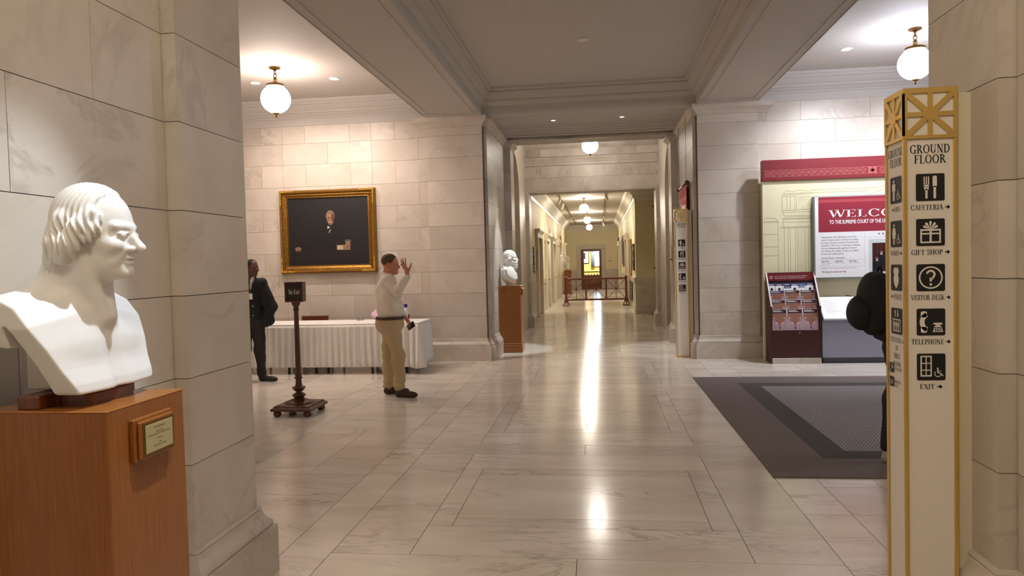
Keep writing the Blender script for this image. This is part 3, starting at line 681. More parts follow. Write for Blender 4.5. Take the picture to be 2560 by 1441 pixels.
# ---- bearded bust in the passage
def bust_two(P):
    sc = 1.12; q = bust_scale(P, (.02, 0, .50), sc, .05, .02)
    a = head_sdf(q, neck=.16, old=True)
    n1 = np.sin(62*q[:, 0]+5*np.sin(70*q[:, 2]))*np.sin(66*q[:, 2]+4*np.sin(60*q[:, 1]))*np.sin(64*q[:, 1]+.6)
    h = ell(q, (-.028, 0, .036), (.106, .086, .094)); h = smax(h, q[:, 0]-(.062-.35*(.1-q[:, 2])), .01); h = smax(h, -(q[:, 2]+.05), .015)
    for s in (1, -1): h = smin(h, chain(q, [(.01, .078*s, .03, .02), (-.02, .086*s, -.02, .026), (-.06, .07*s, -.06, .03)], .02), .02)
    h = smin(h, ell(q, (-.085, 0, -.05), (.04, .06, .05)), .03)
    a = smin(a, h+.006*n1, .006)
    b = smin(ell(q, (.066, 0, -.125), (.042, .050, .075)), ell(q, (.03, 0, -.075), (.062, .066, .045)), .03)
    b = smin(b, cap(q, (.098, .012, -.058), (.082, .04, -.085), .012, .01), .012); b = smin(b, cap(q, (.098, -.012, -.058), (.082, -.04, -.085), .012, .01), .012)
    b = smax(b, -ell(q, (.105, 0, -.0705), (.02, .02, .006)), .005)
    a = smin(a, b+.006*n1, .006)
    d = a*sc
    t = ell(P, (-.03, 0, .20), (.135, .215, .145)); t = smin(t, ell(P, (-.05, 0, .285), (.10, .20, .06)), .05)
    t = smin(t, ell(P, (.02, 0, .13), (.10, .15, .11)), .05)
    f = .007*np.sin(70*(P[:, 0]+.55*np.abs(P[:, 1])+.5*P[:, 2])+3*np.sin(9*P[:, 2]))
    t = t+f
    roll = cap(P, (-.10, .15, .33), (.10, -.02, .20), .022); roll = np.minimum(roll, cap(P, (-.10, -.15, .33), (.10, .02, .20), .022)); t = smin(t, roll, .02)
    soc = chain(P, [(-.005, 0, .0, .075), (-.0, 0, .08, .062)], .01); soc = smax(soc, -P[:, 2], .004)
    t = smin(t, soc, .02)
    return smin(d, t, .025)
pedestal('pedestal', 'oak pedestal with stepped plinth under the bearded bust at the passage', -1.405, 12.66, .40, .37, 1.205, True, [('OLIVER', .10, .008)][:0])
bt = thing('bust', 'white marble bust of a bearded man in draped robe on the passage pedestal', 'bust', (-1.60, 12.845, 1.205))
sdf('figure', bust_two, (-.2, -.25, -.004), (.2, .25, .66), .006, STATUE, bt)
# ---- small far bust
def bust_three(P):
    q = bust_scale(P, (.02, 0, .58), 1.15, .0)
    a = head_sdf(q, neck=.2)*1.15
    t = ell(P, (-.02, 0, .27), (.14, .23, .12)); t = smin(t, ell(P, (0, 0, .12), (.12, .20, .14)), .06); t = smax(t, -P[:, 2], .01)
    return smin(a, t, .05)
pedestal('pedestal', 'reddish wooden pedestal of the small bust far down the corridor', -1.40, 36.0, .37, .36, 1.2, True, [])
bt = thing('bust', 'small white bust of a bald man far down the corridor, left side', 'bust', (-1.585, 36.18, 1.2))
sdf('figure', bust_three, (-.22, -.27, -.004), (.22, .27, .75), .014, STATUE, bt)

# ------------------------------------------------------------ lamps
def globe_lamp(x, y, zc, r, ceil, label, col, group=None, proto={}):
    t = thing('globe_lamp', label, 'lamp', (x, y, ceil), 0, group); dz = zc-ceil
    GL = emit('opal_glass_%s' % label.split()[0], col, GLOBE_L)
    k = r/.205
    MB().lathe([(r*math.sin(a), dz-r*.97*math.cos(a)) for a in np.linspace(.12, PI-.42, 18)], 32).out('globe', GL, t, smooth=True)
    top = dz+r*.90
    MB().lathe([(.095*k, top-.012), (.125*k, top-.010), (.128*k, top), (.118*k, top+.008), (.122*k, top+.018), (.105*k, top+.03), (.06*k, top+.045), (.03*k, top+.06), (.022*k, top+.09), (.028*k, top+.10), (.012*k, top+.115), (.012*k, top+.125)], 28).out('gallery_ring', ABRASS, t, auto=40)
    MB().lathe([(.075*k, 0), (.078*k, -.014), (.06*k, -.022), (.03*k, -.034), (.014*k, -.045), (.012*k, -.055)][::-1], 24).out('canopy', ABRASS, t, auto=40)
    z = top+.125; ce = -.05; n = max(2, round((ce-z)/.062)); st = (ce-z)/n
    for i in range(n):
        M = Matrix.Translation((0, 0, z+st*(i+.5))) @ Matrix.Rotation(PI/2*(i % 2), 4, 'Z') @ Matrix.Rotation(PI/2, 4, 'X')
        MB().torus(.022*k, .0065*k, M, 14, 6, 1, (st/2+.006)/(.022*k)).out('chain_link', ABRASS, t, smooth=True)
    bz = dz-r*.965
    MB().lathe([(.004, bz-.065*k), (.014*k, bz-.055*k), (.018*k, bz-.042*k), (.010*k, bz-.03*k), (.024*k, bz-.018*k), (.05*k, bz-.004), (.045*k, bz+.006)], 20).out('finial', ABRASS, t, auto=40)
    return t
globe_lamp(-4.5, 9.72, 4.02, .205, 4.465, 'opal globe lamp on short brass chain above the painting', (1, .83, .75))
globe_lamp(4.06, 9.75, 4.02, .205, 4.465, 'opal globe lamp on brass chain above the welcome board, right bay', (.80, .84, 1))
globe_lamp(-.14, 16.0, 4.17, .18, 4.75, 'opal globe lamp over the passage, half hidden behind the marble header', (1, .90, .80))
for i, (y, lab) in enumerate(((24.2, 'nearest opal globe lamp of the row in the far corridor'), (31, 'middle opal globe lamp of the row in the far corridor'), (37.5, 'furthest opal globe lamp of the row in the far corridor'))):
    globe_lamp(-.46, y, 3.40, .155, 3.75, lab, (1.7, 1.5, 1.24), 'globe lamps in the far corridor')
globe_lamp(-.14, .2, 4.02, .205, 4.465, 'added unseen opal globe lamp behind the viewpoint', (1.6, 1.42, 1.16))  # extra lamp out of view, added to brighten the foreground
globe_lamp(-6.9, 6.4, 4.02, .205, 4.465, 'unseen added opal globe lamp further left in the left bay', (1, .83, .75))  # added out of view to raise the ambient light from the left bay
globe_lamp(6.7, 6.4, 4.02, .205, 4.465, 'unseen added opal globe lamp further right in the right bay', (.80, .84, 1))  # its counterpart, likewise added as hidden fill for the right bay
DLM = emit('downlight_lens', (1, .95, .9), 14)
def downlight(x, y, z, r, label, group):
    t = thing('downlight', label, 'downlight', (x, y, z), 0, group)
    MB().lathe([(r, -.004), (r*1.35, -.006), (r*1.4, 0), (r, 0)], 24, cap=False).out('trim_ring', WHITEP, t, auto=40)
    MB().lathe([(r*.98, -.002), (r*.98, -.001)], 24).out('lens', DLM, t)
for x, y, lab in ((-5.16, 10.46, 'recessed ceiling downlight left of the painting lamp'), (-3.91, 10.48, 'recessed ceiling downlight right of the painting lamp'), (3.48, 10.52, 'recessed ceiling downlight above the welcome board')): downlight(x, y, 4.465, .06, lab, 'downlights in the bays')
downlight(-.73, 12.39, 4.055, .035, 'left small downlight in the passage soffit', 'downlights in the passage soffit'); downlight(.44, 12.38, 4.055, .035, 'right small downlight in the passage soffit', 'downlights in the passage soffit')
for x, y, z, lab in ((-.14, 9.33, 4.465, 'flat round sprinkler cover in the coffered ceiling'), (-4.5, 9.45, 4.465, 'flat round sprinkler cover beside the left globe lamp'), (4.2, 8.95, 4.465, 'flat round sprinkler cover beside the right globe lamp')):
    t = thing('sprinkler_cover', lab, 'sprinkler', (x, y, z)); MB().lathe([(.075, -.006), (.078, -.003), (.07, 0)], 24).out('cover_plate', WHITEP, t, auto=40); MB().lathe([(.03, -.022), (.06, -.012), (.065, -.006)], 24).out('sprinkler_head', WHITEP, t, auto=40)
# track lights in the corridor
TW = plain('track_white', S(224, 216, 200), .4)
for x, heads, lab in ((-1.22, (23.4, 25.8, 34.0), 'dark lighting track with three white heads on the corridor ceiling'), (.26, (22.9, 29.0, 33.9, 39.0, 39.6), 'lighting track with white heads on the corridor ceiling right of the globes')):
    t = thing('track_light', lab, 'track light', (x, 30, 3.744), 0, 'lighting tracks in the corridor')
    MB().box(-.018, -7.8, -.022, .018, 10.5, 0).out('track', DARKW, t)
    for y in heads:
        s = -1 if x < 0 else 1
        M = Matrix.Translation((0, y-30, -.05)) @ Matrix.Rotation(s*.5, 4, 'Y')
        MB().box(-.025, y-30-.05, -.07, .025, y-30+.05, -.022).cyl((0, y-30, -.06), (-s*0+s*.07, y-30, -.23), .042, 16).out('track_head', TW, t, auto=40)
for y in (23.4, 25.8, 28.5, 34.0): spot('corridor_track_spot', (-1.2, y, 3.5), (-1.82, y+.2, 1.6), 130, (1, .92, .74), 60, .8)
for y in (22.9, 29.0, 33.9, 39): spot('corridor_track_spot', (.3, y, 3.5), (1.08, y+.2, 1.6), 130, (1, .92, .74), 60, .8)
spot('room_lamp', (.0, 43.6, 3.6), (0, 46, 1.6), 1300, (1, .95, .85), 130, .8)

# ------------------------------------------------------------ painting in gilt frame
def gilt(name, prof, W, H, mat, parent):
    """mitred picture-frame moulding; prof [(inset from outer edge, forward)]"""
    b = MB(); cs = [(-W/2, 0), (W/2, 0), (W/2, H), (-W/2, H)]; dirs = [(1, 1), (-1, 1), (-1, -1), (1, -1)]; m = len(prof)
    vs = [(cx+dx*o, -f, cz+dz*o) for (cx, cz), (dx, dz) in zip(cs, dirs) for o, f in prof]
    fs = [(i*m+k, ((i+1) % 4)*m+k, ((i+1) % 4)*m+k+1, i*m+k+1) for i in range(4) for k in range(m-1)]
    return b.add(vs, fs).out(name, mat, parent, auto=35)
GOLD = plain('gilt', S(156, 114, 50), .38, .85, bump=.5, bscale=55, var=.25, vscale=30)
GOLD2 = plain('bright_gilt', S(206, 158, 66), .34, .85, bump=.7, bscale=70)
t = thing('portrait_painting', 'large dark portrait of a seated moustached man in a wide gilt frame', 'painting', (-4.59, 11.78, 1.52))
t.rotation_euler = (math.radians(-.6), 0, 0)
W, H = 1.70, 1.43
gilt('frame', [(0, 0), (0, .05), (.008, .075), (.03, .095), (.05, .09), (.058, .07), (.07, .062), (.085, .07), (.10, .062), (.105, .05), (.118, .042), (.13, .045), (.138, .025), (.142, .02)], W, H, GOLD, t)
for cx, cz, sx, sz in ((-W/2, 0, 1, 1), (W/2, 0, -1, 1), (-W/2, H, 1, -1), (W/2, H, -1, -1)):
    b = MB()
    for i in range(7):
        b.sphere((cx+sx*(.035+.035*i), -.092, cz+sz*.03), .016, 8, 6, (1.3, .6, 1)); b.sphere((cx+sx*.03, -.092, cz+sz*(.035+.035*i)), .016, 8, 6, (1, .6, 1.3))
    b.out('corner_ornament', GOLD2, t, smooth=True)
def soft(d, w): return np.clip(.5-d/w, 0, 1)
def art(u, v):
    A = (W-.28)/(H-.28); x = (u-.5)*A; y = v-.5; n = len(u)
    c = np.zeros((n, 3)); c[:] = (.085, .062, .048)
    g = np.exp(-((x-.12)**2/.12+(y-.12)**2/.07)); c += g[:, None]*np.array((.05, .038, .025))
    rng = np.random.RandomState(3); c += (rng.rand(n)[:, None]-.5)*.012
    def put(m, col): 
        nonlocal c; c = c*(1-m[:, None])+np.array(col)*m[:, None]
    robe = soft(np.minimum(((x-.02)/.36)**2+((y+.28)/.40)**2-1, ((x-.05)/.20)**2+((y-.03)/.16)**2-1), .3); put(robe, (.055, .045, .042))
    put(soft(np.abs(x-.16+.3*y)-.004, .02)*.25*(y < 0), (.14, .11, .09))
    # bench
    b = soft(y+.285, .01); put(b, (.15, .066, .045)); put(soft(np.abs(y+.288)-.006, .006), (.27, .13, .09)); put(soft(np.abs(y+.335)-.008, .01)*b, (.08, .035, .025)); put(soft(np.abs(y+.39)-.004, .01)*b, (.2, .09, .06)); put(soft(y+.42, .03), (.085, .04, .03))
    # head
    hx, hy = x-.037, y-.195
    put(soft((hx/.068)**2+((hy-.03)/.085)**2-1, .25), (.46, .42, .37))
    put(soft((hx/.055)**2+((hy+.012)/.092)**2-1, .2), (.56, .38, .27))
    put(soft(((hx+.02)/.03)**2+((hy-.025)/.03)**2-1, .8)*.6, (.72, .53, .39))
    put(soft(((hx-.042)/.025)**2+((hy+.01)/.08)**2-1, .6)*.55, (.25, .15, .10))
    for s in (-1, 1):
        put(soft(((hx-s*.023)/.014)**2+((hy-.002)/.007)**2-1, .8), (.13, .08, .06)); put(soft(((hx-s*.023)/.018)**2+((hy-.017)/.004)**2-1, .8)*.7, (.36, .30, .25))
    put(soft((hx/.008)**2+((hy+.018)/.028)**2-1, .8)*.7, (.74, .50, .36)); put(soft((hx/.014)**2+((hy+.045)/.006)**2-1, .8)*.7, (.30, .15, .1))
    put(soft((hx/.036)**2+((hy+.056+.5*np.abs(hx)**1.2)/.013)**2-1, .6), (.64, .58, .50))
    put(soft((hx/.02)**2+((hy+.075)/.006)**2-1, .8)*.7, (.32, .16, .11))
    # collar and tie
    put(((x > -.012) & (x < .028-.0*y) & (y < .082-.55*(x+.012)) & (y > .032+.7*(x+.012))).astype(float), (.80, .76, .70))
    put(soft(np.abs(x-.026-.55*(y-.01))-.010, .008)*((y > -.02) & (y < .03)), (.62, .60, .57))
    # hands, book
    px = x+.475+.0; py_ = y+.245
    put(soft((px/.05)**2+((py_+.005)/.03)**2-1, .4), (.52, .39, .30))
    for i in range(4): put(soft(((px+.04-.022*i)/.006)**2+((py_+.025)/.02)**2-1, .6), (.62, .47, .36) if i % 2 else (.30, .2, .15))
    put(((x > .125) & (x < .33) & (y > -.278-.0*x) & (y < -.205+.12*(x-.225)*(x > .225)) & (y < -.15)).astype(float)*soft(x-.335+.5*(y+.21), .01), (.52, .44, .34))
    put(((x > .127) & (x < .222) & (y > -.272) & (y < -.212)).astype(float), (.74, .66, .53))
    qx, qy = x-.295, y+.19
    put(soft((qx/.05)**2+((qy-.035)/.03)**2-1, .3), (.34, .33, .36))
    put(soft((qx/.04)**2+((qy+.01)/.05)**2-1, .3), (.58, .42, .33))
    for i in range(4): put(soft(((qx+.03-.019*i)/.007)**2+((qy+.045)/.032)**2-1, .5), (.66, .49, .39) if i % 2 == 0 else (.36, .24, .18))
    return c*np.where(c.mean(1) < .2, .62, 1.)[:, None]
PRINT = vcol('printed_colours', .45); CANVAS = vcol('oil_paint', .6)
MB().box(-W/2+.02, -.012, .02, W/2-.02, 0, H-.02).out('stretcher', DARKW, t)
printed('canvas', W-.27, H-.27, 220, 180, art, CANVAS, t, Matrix.Translation((-W/2+.135, -.022, .135)))

# ------------------------------------------------------------ no-exit stand
t = thing('sign_stand', 'turned dark wood floor stand with a No Exit box on top', 'sign stand', (-3.335, 7.52, 0), math.radians(-1))
for sx in (-1, 1):
    for sy in (-1, 1): MB().lathe([(.02, 0), (.038, .01), (.045, .03), (.038, .05), (.026, .06)], 16, sx*.172, sy*.185).out('foot', DARKW, t, auto=50)
k = .215
MB().sweep([(0, .06), (.012, .062), (.014, .085), (0, .095), (-.01, .10), (-.018, .115), (-.035, .12), (-.045, .122)], [(-k, -.225), (k, -.225), (k, .225), (-k, .225)], closed=True, side=-1).box(-k+.045, -.18, .1, k-.045, .18, .122).box(-k, -.225, .061, k, .225, .08).out('base', DARKW, t, auto=35)
MB().lathe([(.155, .12), (.157, .128), (.15, .134), (.12, .142), (.09, .152), (.075, .162)], 36).out('base_disc', DARKW, t, auto=35)
prof = [(.055, .155), (.06, .165), (.05, .172), (.062, .19), (.078, .205), (.062, .218), (.038, .232), (.032, .245), (.05, .255), (.068, .275), (.072, .295), (.055, .302), (.04, .308), (.034, .33), (.032, .385), (.045, .39), (.047, .40), (.033, .408), (.036, .425), (.03, .44), (.0285, .7), (.0255, 1.14), (.034, 1.15), (.036, 1.16), (.026, 1.168), (.03, 1.19), (.042, 1.205), (.046, 1.22), (.05, 1.235)]
MB().lathe(prof, 28).out('turned_post', DARKW, t, auto=50)
bx = thing_box = link(bpy.data.objects.new('sign_box', bpy.data.meshes.new('sign_box')), t)
b = MB().box(-.10, -.05, 1.24, .10, .05, 1.46, .004)
bpy.data.objects.remove(bx); bx = b.out('sign_box', DARKW, t); bx.rotation_euler = (0, 0, math.radians(6))
gilt('sign_rim', [(0, 0), (0, .012), (.016, .012), (.022, .002)], .2, .22, DARKW, bx).location = (0, -.05, 1.24)
MB().box(-.08, -.0525, 1.262, .08, -.05, 1.438).out('sign_face', plain('sign_dark', S(44, 40, 40), .4), bx)

# ------------------------------------------------------------ serif capitals drawn as flat polygons
TK, TN = .145, .055
class Gl:
    def __init__(s): s.p = []
    def quad(s, *q): s.p.append(list(q)); return s
    def rect(s, x0, y0, x1, y1): return s.quad((x0, y0), (x1, y0), (x1, y1), (x0, y1))
    def serif(s, x, y, h=.15, up=False): 
        return s.rect(x-h, y-.045 if up else y, x+h, y if up else y+.045)
    def stem(s, x, y0=0, y1=1, w=TK, lo=True, hi=True):
        s.rect(x-w/2, y0, x+w/2, y1); h = w/2+.085
        if lo: s.serif(x, y0, h)
        if hi: s.serif(x, y1, h, True)
        return s
    def diag(s, x0, y0, x1, y1, w): return s.quad((x0-w/2, y0), (x0+w/2, y0), (x1+w/2, y1), (x1-w/2, y1))
    def arc(s, cx, cy, rx, ry, a0, a1, thick=TK, thin=TN, n=14, phase=0):
        A = np.radians(np.linspace(a0, a1, n)); L = []
        for a in A:
            w = thin+(thick-thin)*abs(math.cos(a-phase))**1.5
            L.append(((cx+rx*math.cos(a), cy+ry*math.sin(a)), (cx+(rx-w)*math.cos(a), cy+(ry-w)*math.sin(a))))
        for (o0, i0), (o1, i1) in zip(L[:-1], L[1:]): s.quad(o0, o1, i1, i0)
        return s
def glyph(c):
    g = Gl(); a = .72
    if c == 'A': g.diag(.10, 0, .38, 1, TN).diag(.38, 1, .68, 0, TK*1.1).rect(.17, .32, .56, .37).serif(.10, 0).serif(.68, 0); a = .80
    elif c == 'B': g.stem(.17).arc(.30, .745, .26, .255, -90, 90).arc(.30, .265, .30, .265, -90, 90).rect(.17, .945, .32, 1).rect(.17, .485, .32, .535).rect(.17, 0, .32, .055); a = .68
    elif c == 'C': g.arc(.42, .5, .37, .52, 42, 318).rect(.66, .70, .71, .98).rect(.67, .06, .71, .26); a = .78
    elif c == 'D': g.stem(.17).arc(.32, .5, .42, .5, -90, 90).rect(.17, .945, .34, 1).rect(.17, 0, .34, .055); a = .82
    elif c == 'E': g.stem(.17).rect(.17, .95, .58, 1).rect(.17, .49, .46, .54).rect(.17, 0, .60, .05).rect(.54, .78, .59, 1).rect(.42, .38, .46, .64).rect(.56, 0, .61, .24); a = .68
    elif c == 'F': g.stem(.17).rect(.17, .95, .57, 1).rect(.17, .48, .46, .53).rect(.53, .76, .58, 1).rect(.42, .37, .46, .64); a = .62
    elif c == 'G': g.arc(.42, .5, .37, .52, 42, 300).rect(.66, .70, .71, .98).rect(.58, .02, .72, .42).serif(.65, .42, .15, True); a = .84
    elif c == 'H': g.stem(.17).stem(.66).rect(.2, .48, .62, .54); a = .84
    elif c == 'I': g.stem(.17); a = .34
    elif c == 'K': g.stem(.17).diag(.24, .42, .60, 1, TN).diag(.36, .56, .66, 0, TK).serif(.60, 1, .13, True).serif(.67, 0, .14); a = .78
    elif c == 'L': g.stem(.17).rect(.17, 0, .56, .05).rect(.52, 0, .57, .28); a = .62
    elif c == 'M': g.stem(.15, w=TN).stem(.78).diag(.15, 1, .44, 0, TK).diag(.44, 0, .76, 1, TN); a = .94
    elif c == 'N': g.stem(.15, w=TN).stem(.66, w=TN, lo=False).diag(.14, 1, .66, 0, TK*1.15); a = .82
    elif c == 'O': g.arc(.42, .5, .38, .52, 0, 360, n=26); a = .84
    elif c == 'P': g.stem(.17).arc(.30, .73, .28, .27, -90, 90).rect(.17, .945, .32, 1).rect(.17, .46, .32, .515); a = .64
    elif c == 'R': g.stem(.17).arc(.30, .74, .27, .26, -90, 90).rect(.17, .945, .32, 1).rect(.17, .48, .32, .535).diag(.36, .5, .66, 0, TK).serif(.67, 0, .12); a = .76
    elif c == 'S': g.arc(.31, .745, .23, .27, 20, 270, .11, .075).arc(.31, .255, .25, .27, 90, -160, .11, .075).rect(.49, .72, .53, .97).rect(.05, .03, .09, .28); a = .60
    elif c == 'T': g.stem(.36, hi=False).rect(.06, .95, .66, 1).rect(.05, .74, .10, 1).rect(.62, .74, .67, 1); a = .72
    elif c == 'U': g.stem(.17, .3, lo=False).stem(.64, .3, w=TN, lo=False).arc(.38, .32, .285, .34, 180, 360); a = .80
    elif c == 'V': g.diag(.10, 1, .38, 0, TK).diag(.38, 0, .66, 1, TN).serif(.10, 1, .15, True).serif(.66, 1, .12, True); a = .74
    elif c == 'W': g.diag(.10, 1, .34, 0, TK).diag(.34, 0, .52, .95, TN).diag(.52, .95, .76, 0, TK).diag(.76, 0, .98, 1, TN).serif(.10, 1, .15, True).serif(.98, 1, .12, True).serif(.5, 1, .14, True); a = 1.06
    elif c == 'X': g.diag(.12, 1, .62, 0, TK*1.15).diag(.12, 0, .62, 1, TN).serif(.13, 1, .14, True).serif(.62, 1, .12, True).serif(.12, 0, .12).serif(.62, 0, .14); a = .74
    elif c == 'Y': g.stem(.37, 0, .48, hi=False).diag(.10, 1, .37, .44, TK).diag(.37, .44, .64, 1, TN).serif(.10, 1, .14, True).serif(.64, 1, .12, True); a = .74
    elif c == 'o': g.arc(.28, .33, .26, .35, 0, 360, .12, .05, n=22); a = .58
    elif c == 'x': g.diag(.08, .65, .42, 0, .12).diag(.08, 0, .42, .65, TN).serif(.09, .65, .1, True).serif(.42, .65, .1, True).serif(.08, 0, .1).serif(.43, 0, .1); a = .52
    elif c == 'i': g.stem(.15, 0, .65, .11).rect(.09, .8, .21, .93); a = .30
    elif c == 't': g.rect(.12, .1, .23, .86).rect(.02, .60, .36, .65).arc(.26, .14, .145, .15, 180, 300, .11, .05); a = .40
    elif c == "'": g.quad((.06, .70), (.11, .70), (.17, 1), (.05, 1)); a = .22
    elif c == '>': g.rect(.0, .40, .55, .56).quad((.38, .48), (.50, .14), (.62, .14), (.92, .48)).quad((.38, .48), (.92, .48), (.62, .82), (.50, .82)).quad((.44, .30), (.62, .14), (.92, .48), (.5, .5)); a = .96
    elif c == '<': g.rect(.37, .40, .92, .56).quad((.54, .48), (.0, .48), (.30, .14), (.42, .14)).quad((.54, .48), (.42, .82), (.30, .82), (.0, .48)); a = .96
    elif c == '\\': g.quad((.1, .82), (.22, .9), (.62, .4), (.5, .3)).quad((.30, .18), (.78, .06), (.70, .58), (.56, .40)); a = .86
    elif c == ' ': a = .34
    return g.p, a
def serif_polys(txt, x, y, h, sx=1.0, align=0, track=.02):
    """polygons of a line of text, cap height h, centre/left aligned at x"""
    adv = sum(glyph(c)[1]+track for c in txt)*h*sx; x0 = x-adv/2 if align == 0 else x; out = []
    for c in txt:
        ps, a = glyph(c)
        for p in ps: out.append([(x0+u*h*sx, y+v*h) for u, v in p])
        x0 += (a+track)*h*sx
    return out
def flat(name, polys, mat, parent, M, thick=0):
    """flat polygons in local x,z of M lying just proud of a face"""
    vs = []; fs = []
    for p in polys:
        n = len(vs); A = sum(p[i-1][0]*p[i][1]-p[i][0]*p[i-1][1] for i in range(len(p)))
        q = p if A > 0 else p[::-1]
        vs += [tuple(M @ Vector((a, 0, b))) for a, b in q]; fs.append(tuple(range(n, n+len(q))))
    return mk(name, vs, fs, mat, parent)
def fit(txt, x, y, w, h, **k):
    """serif line squeezed to width w"""
    adv = sum(glyph(c)[1]+.02 for c in txt)*h; return serif_polys(txt, x, y, h, w/adv, **k)
flat('sign_lettering', fit('No Exit', 0, 1.325, .125, .052), WHITE, bx, Matrix.Translation((.002, -.0532, 0)))

# ------------------------------------------------------------ pictogram pylons
def disc(cx, cy, r, n=14, ry=None): ry = r if ry is None else ry; return [(cx+r*math.cos(2*PI*i/n), cy+ry*math.sin(2*PI*i/n)) for i in range(n)]
def rect(x0, y0, x1, y1): return [(x0, y0), (x1, y0), (x1, y1), (x0, y1)]
def rrect(x0, y0, x1, y1, r, n=4):
    o = []
    for cx, cy, a in ((x1-r, y1-r, 0), (x0+r, y1-r, 90), (x0+r, y0+r, 180), (x1-r, y0+r, 270)):
        o += [(cx+r*math.cos(math.radians(a+90*i/n)), cy+r*math.sin(math.radians(a+90*i/n))) for i in range(n+1)]
    return o
def ringp(cx, cy, r, w, a0=0, a1=360, n=24):
    A = np.radians(np.linspace(a0, a1, n)); return [[(cx+r*math.cos(a), cy+r*math.sin(a)), (cx+r*math.cos(b), cy+r*math.sin(b)), (cx+(r-w)*math.cos(b), cy+(r-w)*math.sin(b)), (cx+(r-w)*math.cos(a), cy+(r-w)*math.sin(a))] for a, b in zip(A[:-1], A[1:])]
def barp(x0, y0, x1, y1, w):
    dx, dy = x1-x0, y1-y0; L = math.hypot(dx, dy); nx, ny = -dy/L*w/2, dx/L*w/2
    return [(x0+nx, y0+ny), (x1+nx, y1+ny), (x1-nx, y1-ny), (x0-nx, y0-ny)]
def wheelchair(ox, oy, s):
    f = lambda P: [(ox+a*s, oy+b*s) for a, b in P]; o = [f(disc(.40, .90, .09, 10)), f(barp(.40, .8, .44, .42, .13)), f(barp(.42, .64, .72, .62, .07)), f(barp(.42, .42, .74, .42, .10)), f(barp(.72, .44, .86, .12, .09)), f(barp(.84, .12, .98, .17, .07))]
    return o+[f(q) for q in ringp(.42, .34, .34, .08, 130, 385, 16)]
def person_p(ox, oy, s, dress=False):
    f = lambda P: [(ox+a*s, oy+b*s) for a, b in P]; o = [f(disc(0, .91, .08, 12))]
    if dress: o += [f([(-.11, .80), (-.19, .28), (.19, .28), (.11, .80)]), f(rect(-.09, 0, -.015, .3)), f(rect(.015, 0, .09, .3)), f(barp(-.12, .78, -.2, .46, .055)), f(barp(.12, .78, .2, .46, .055))]
    else: o += [f(rect(-.12, .42, .12, .81)), f(rect(-.115, 0, -.012, .45)), f(rect(.012, 0, .115, .45)), f(barp(-.16, .80, -.16, .42, .06)), f(barp(.16, .80, .16, .42, .06))]
    return o
def icon(k):
    o = []; b = []                              # light polygons, and dark ones drawn on top
    if k == 'men': o = person_p(.33, .1, .8)+wheelchair(.55, .12, .38)
    elif k == 'women': o = person_p(.33, .1, .8, True)+wheelchair(.55, .12, .38)
    elif k == 'food': o = [rect(.27+.075*i, .58, .31+.075*i, .90) for i in range(3)]+[rect(.27, .50, .46, .60), [(.30, .40), (.43, .40), (.46, .52), (.27, .52)], rrect(.325, .08, .405, .45, .03), rrect(.58, .50, .73, .92, .06), rrect(.61, .08, .70, .55, .03)]
    elif k == 'gift':
        o = [rect(.15, .12, .46, .45), rect(.54, .12, .85, .45), rect(.12, .50, .46, .62), rect(.54, .50, .88, .62)]; o = [rect(.14, .10, .86, .62)]; b = [rect(.20, .16, .46, .42), rect(.54, .16, .80, .42), rect(.20, .48, .46, .55), rect(.54, .48, .80, .55)]
        o += [[(.5, .62), (.5+.24*math.cos(a)-.05*math.sin(a), .62+.26*math.sin(a)+.05*math.cos(a)), (.5+.29*math.cos(a), .62+.31*math.sin(a)), (.5+.24*math.cos(a)+.05*math.sin(a), .62+.26*math.sin(a)-.05*math.cos(a))] for a in np.radians([22, 52, 90, 128, 158])]
    elif k == 'ask': o = ringp(.5, .5, .42, .055)+ringp(.5, .62, .17, .075, 170, -60, 14)+[rect(.46, .36, .54, .50), rect(.46, .20, .54, .29), barp(.585, .49, .52, .44, .075)]
    elif k == 'phone':
        o = [rrect(.14, .68, .36, .90, .06), rrect(.14, .10, .36, .32, .06)]+ringp(.50, .5, .40, .17, 118, 242, 12)
        o += [[(.56, .12), (.92, .12), (.86, .34), (.62, .34)], rrect(.58, .40, .90, .47, .03), rect(.66, .34, .82, .41)]; b = [rect(.62+.085*i, .15+.06*j, .69+.085*i, .185+.06*j) for i in range(3) for j in range(3)]
    elif k == 'exit': o = [rect(.12, .14, .52, .92)]+wheelchair(.58, .12, .36); b = [rect(.17, .66, .30, .87), rect(.34, .66, .47, .87), rect(.17, .40, .30, .62), rect(.34, .40, .47, .62), rect(.17, .20, .30, .36), rect(.34, .20, .47, .36)]; o += [rect(.22, .49, .42, .505)]
    elif k == 'police': o = [[(.5, .08), (.62, .18), (.72, .30), (.74, .48), (.68, .62), (.76, .74), (.68, .90), (.58, .85), (.5, .92), (.42, .85), (.32, .90), (.24, .74), (.32, .62), (.26, .48), (.28, .30), (.38, .18)]]
    elif k == 'lift': o = [rect(.14, .10, .86, .58)]+[barp(.38, .66, .38, .84, .06), [(.38, .96), (.30, .82), (.46, .82)], barp(.62, .76, .62, .94, .06), [(.62, .64), (.54, .78), (.70, .78)]]; b = [rect(.18, .14, .82, .54)]
    elif k == 'gavel': o = [barp(.25, .15, .62, .62, .08), barp(.50, .82, .82, .52, .2)]
    elif k == 'm': o = [[(a, c) for a, c in p] for p in fit('M', .5, .22, .62, .56)]
    return o, b
PILL = plain('pylon_cream', S(226, 214, 186), .5); GOLDF = plain('satin_gold', S(226, 194, 116), .42, .9, bump=.03, bscale=120)
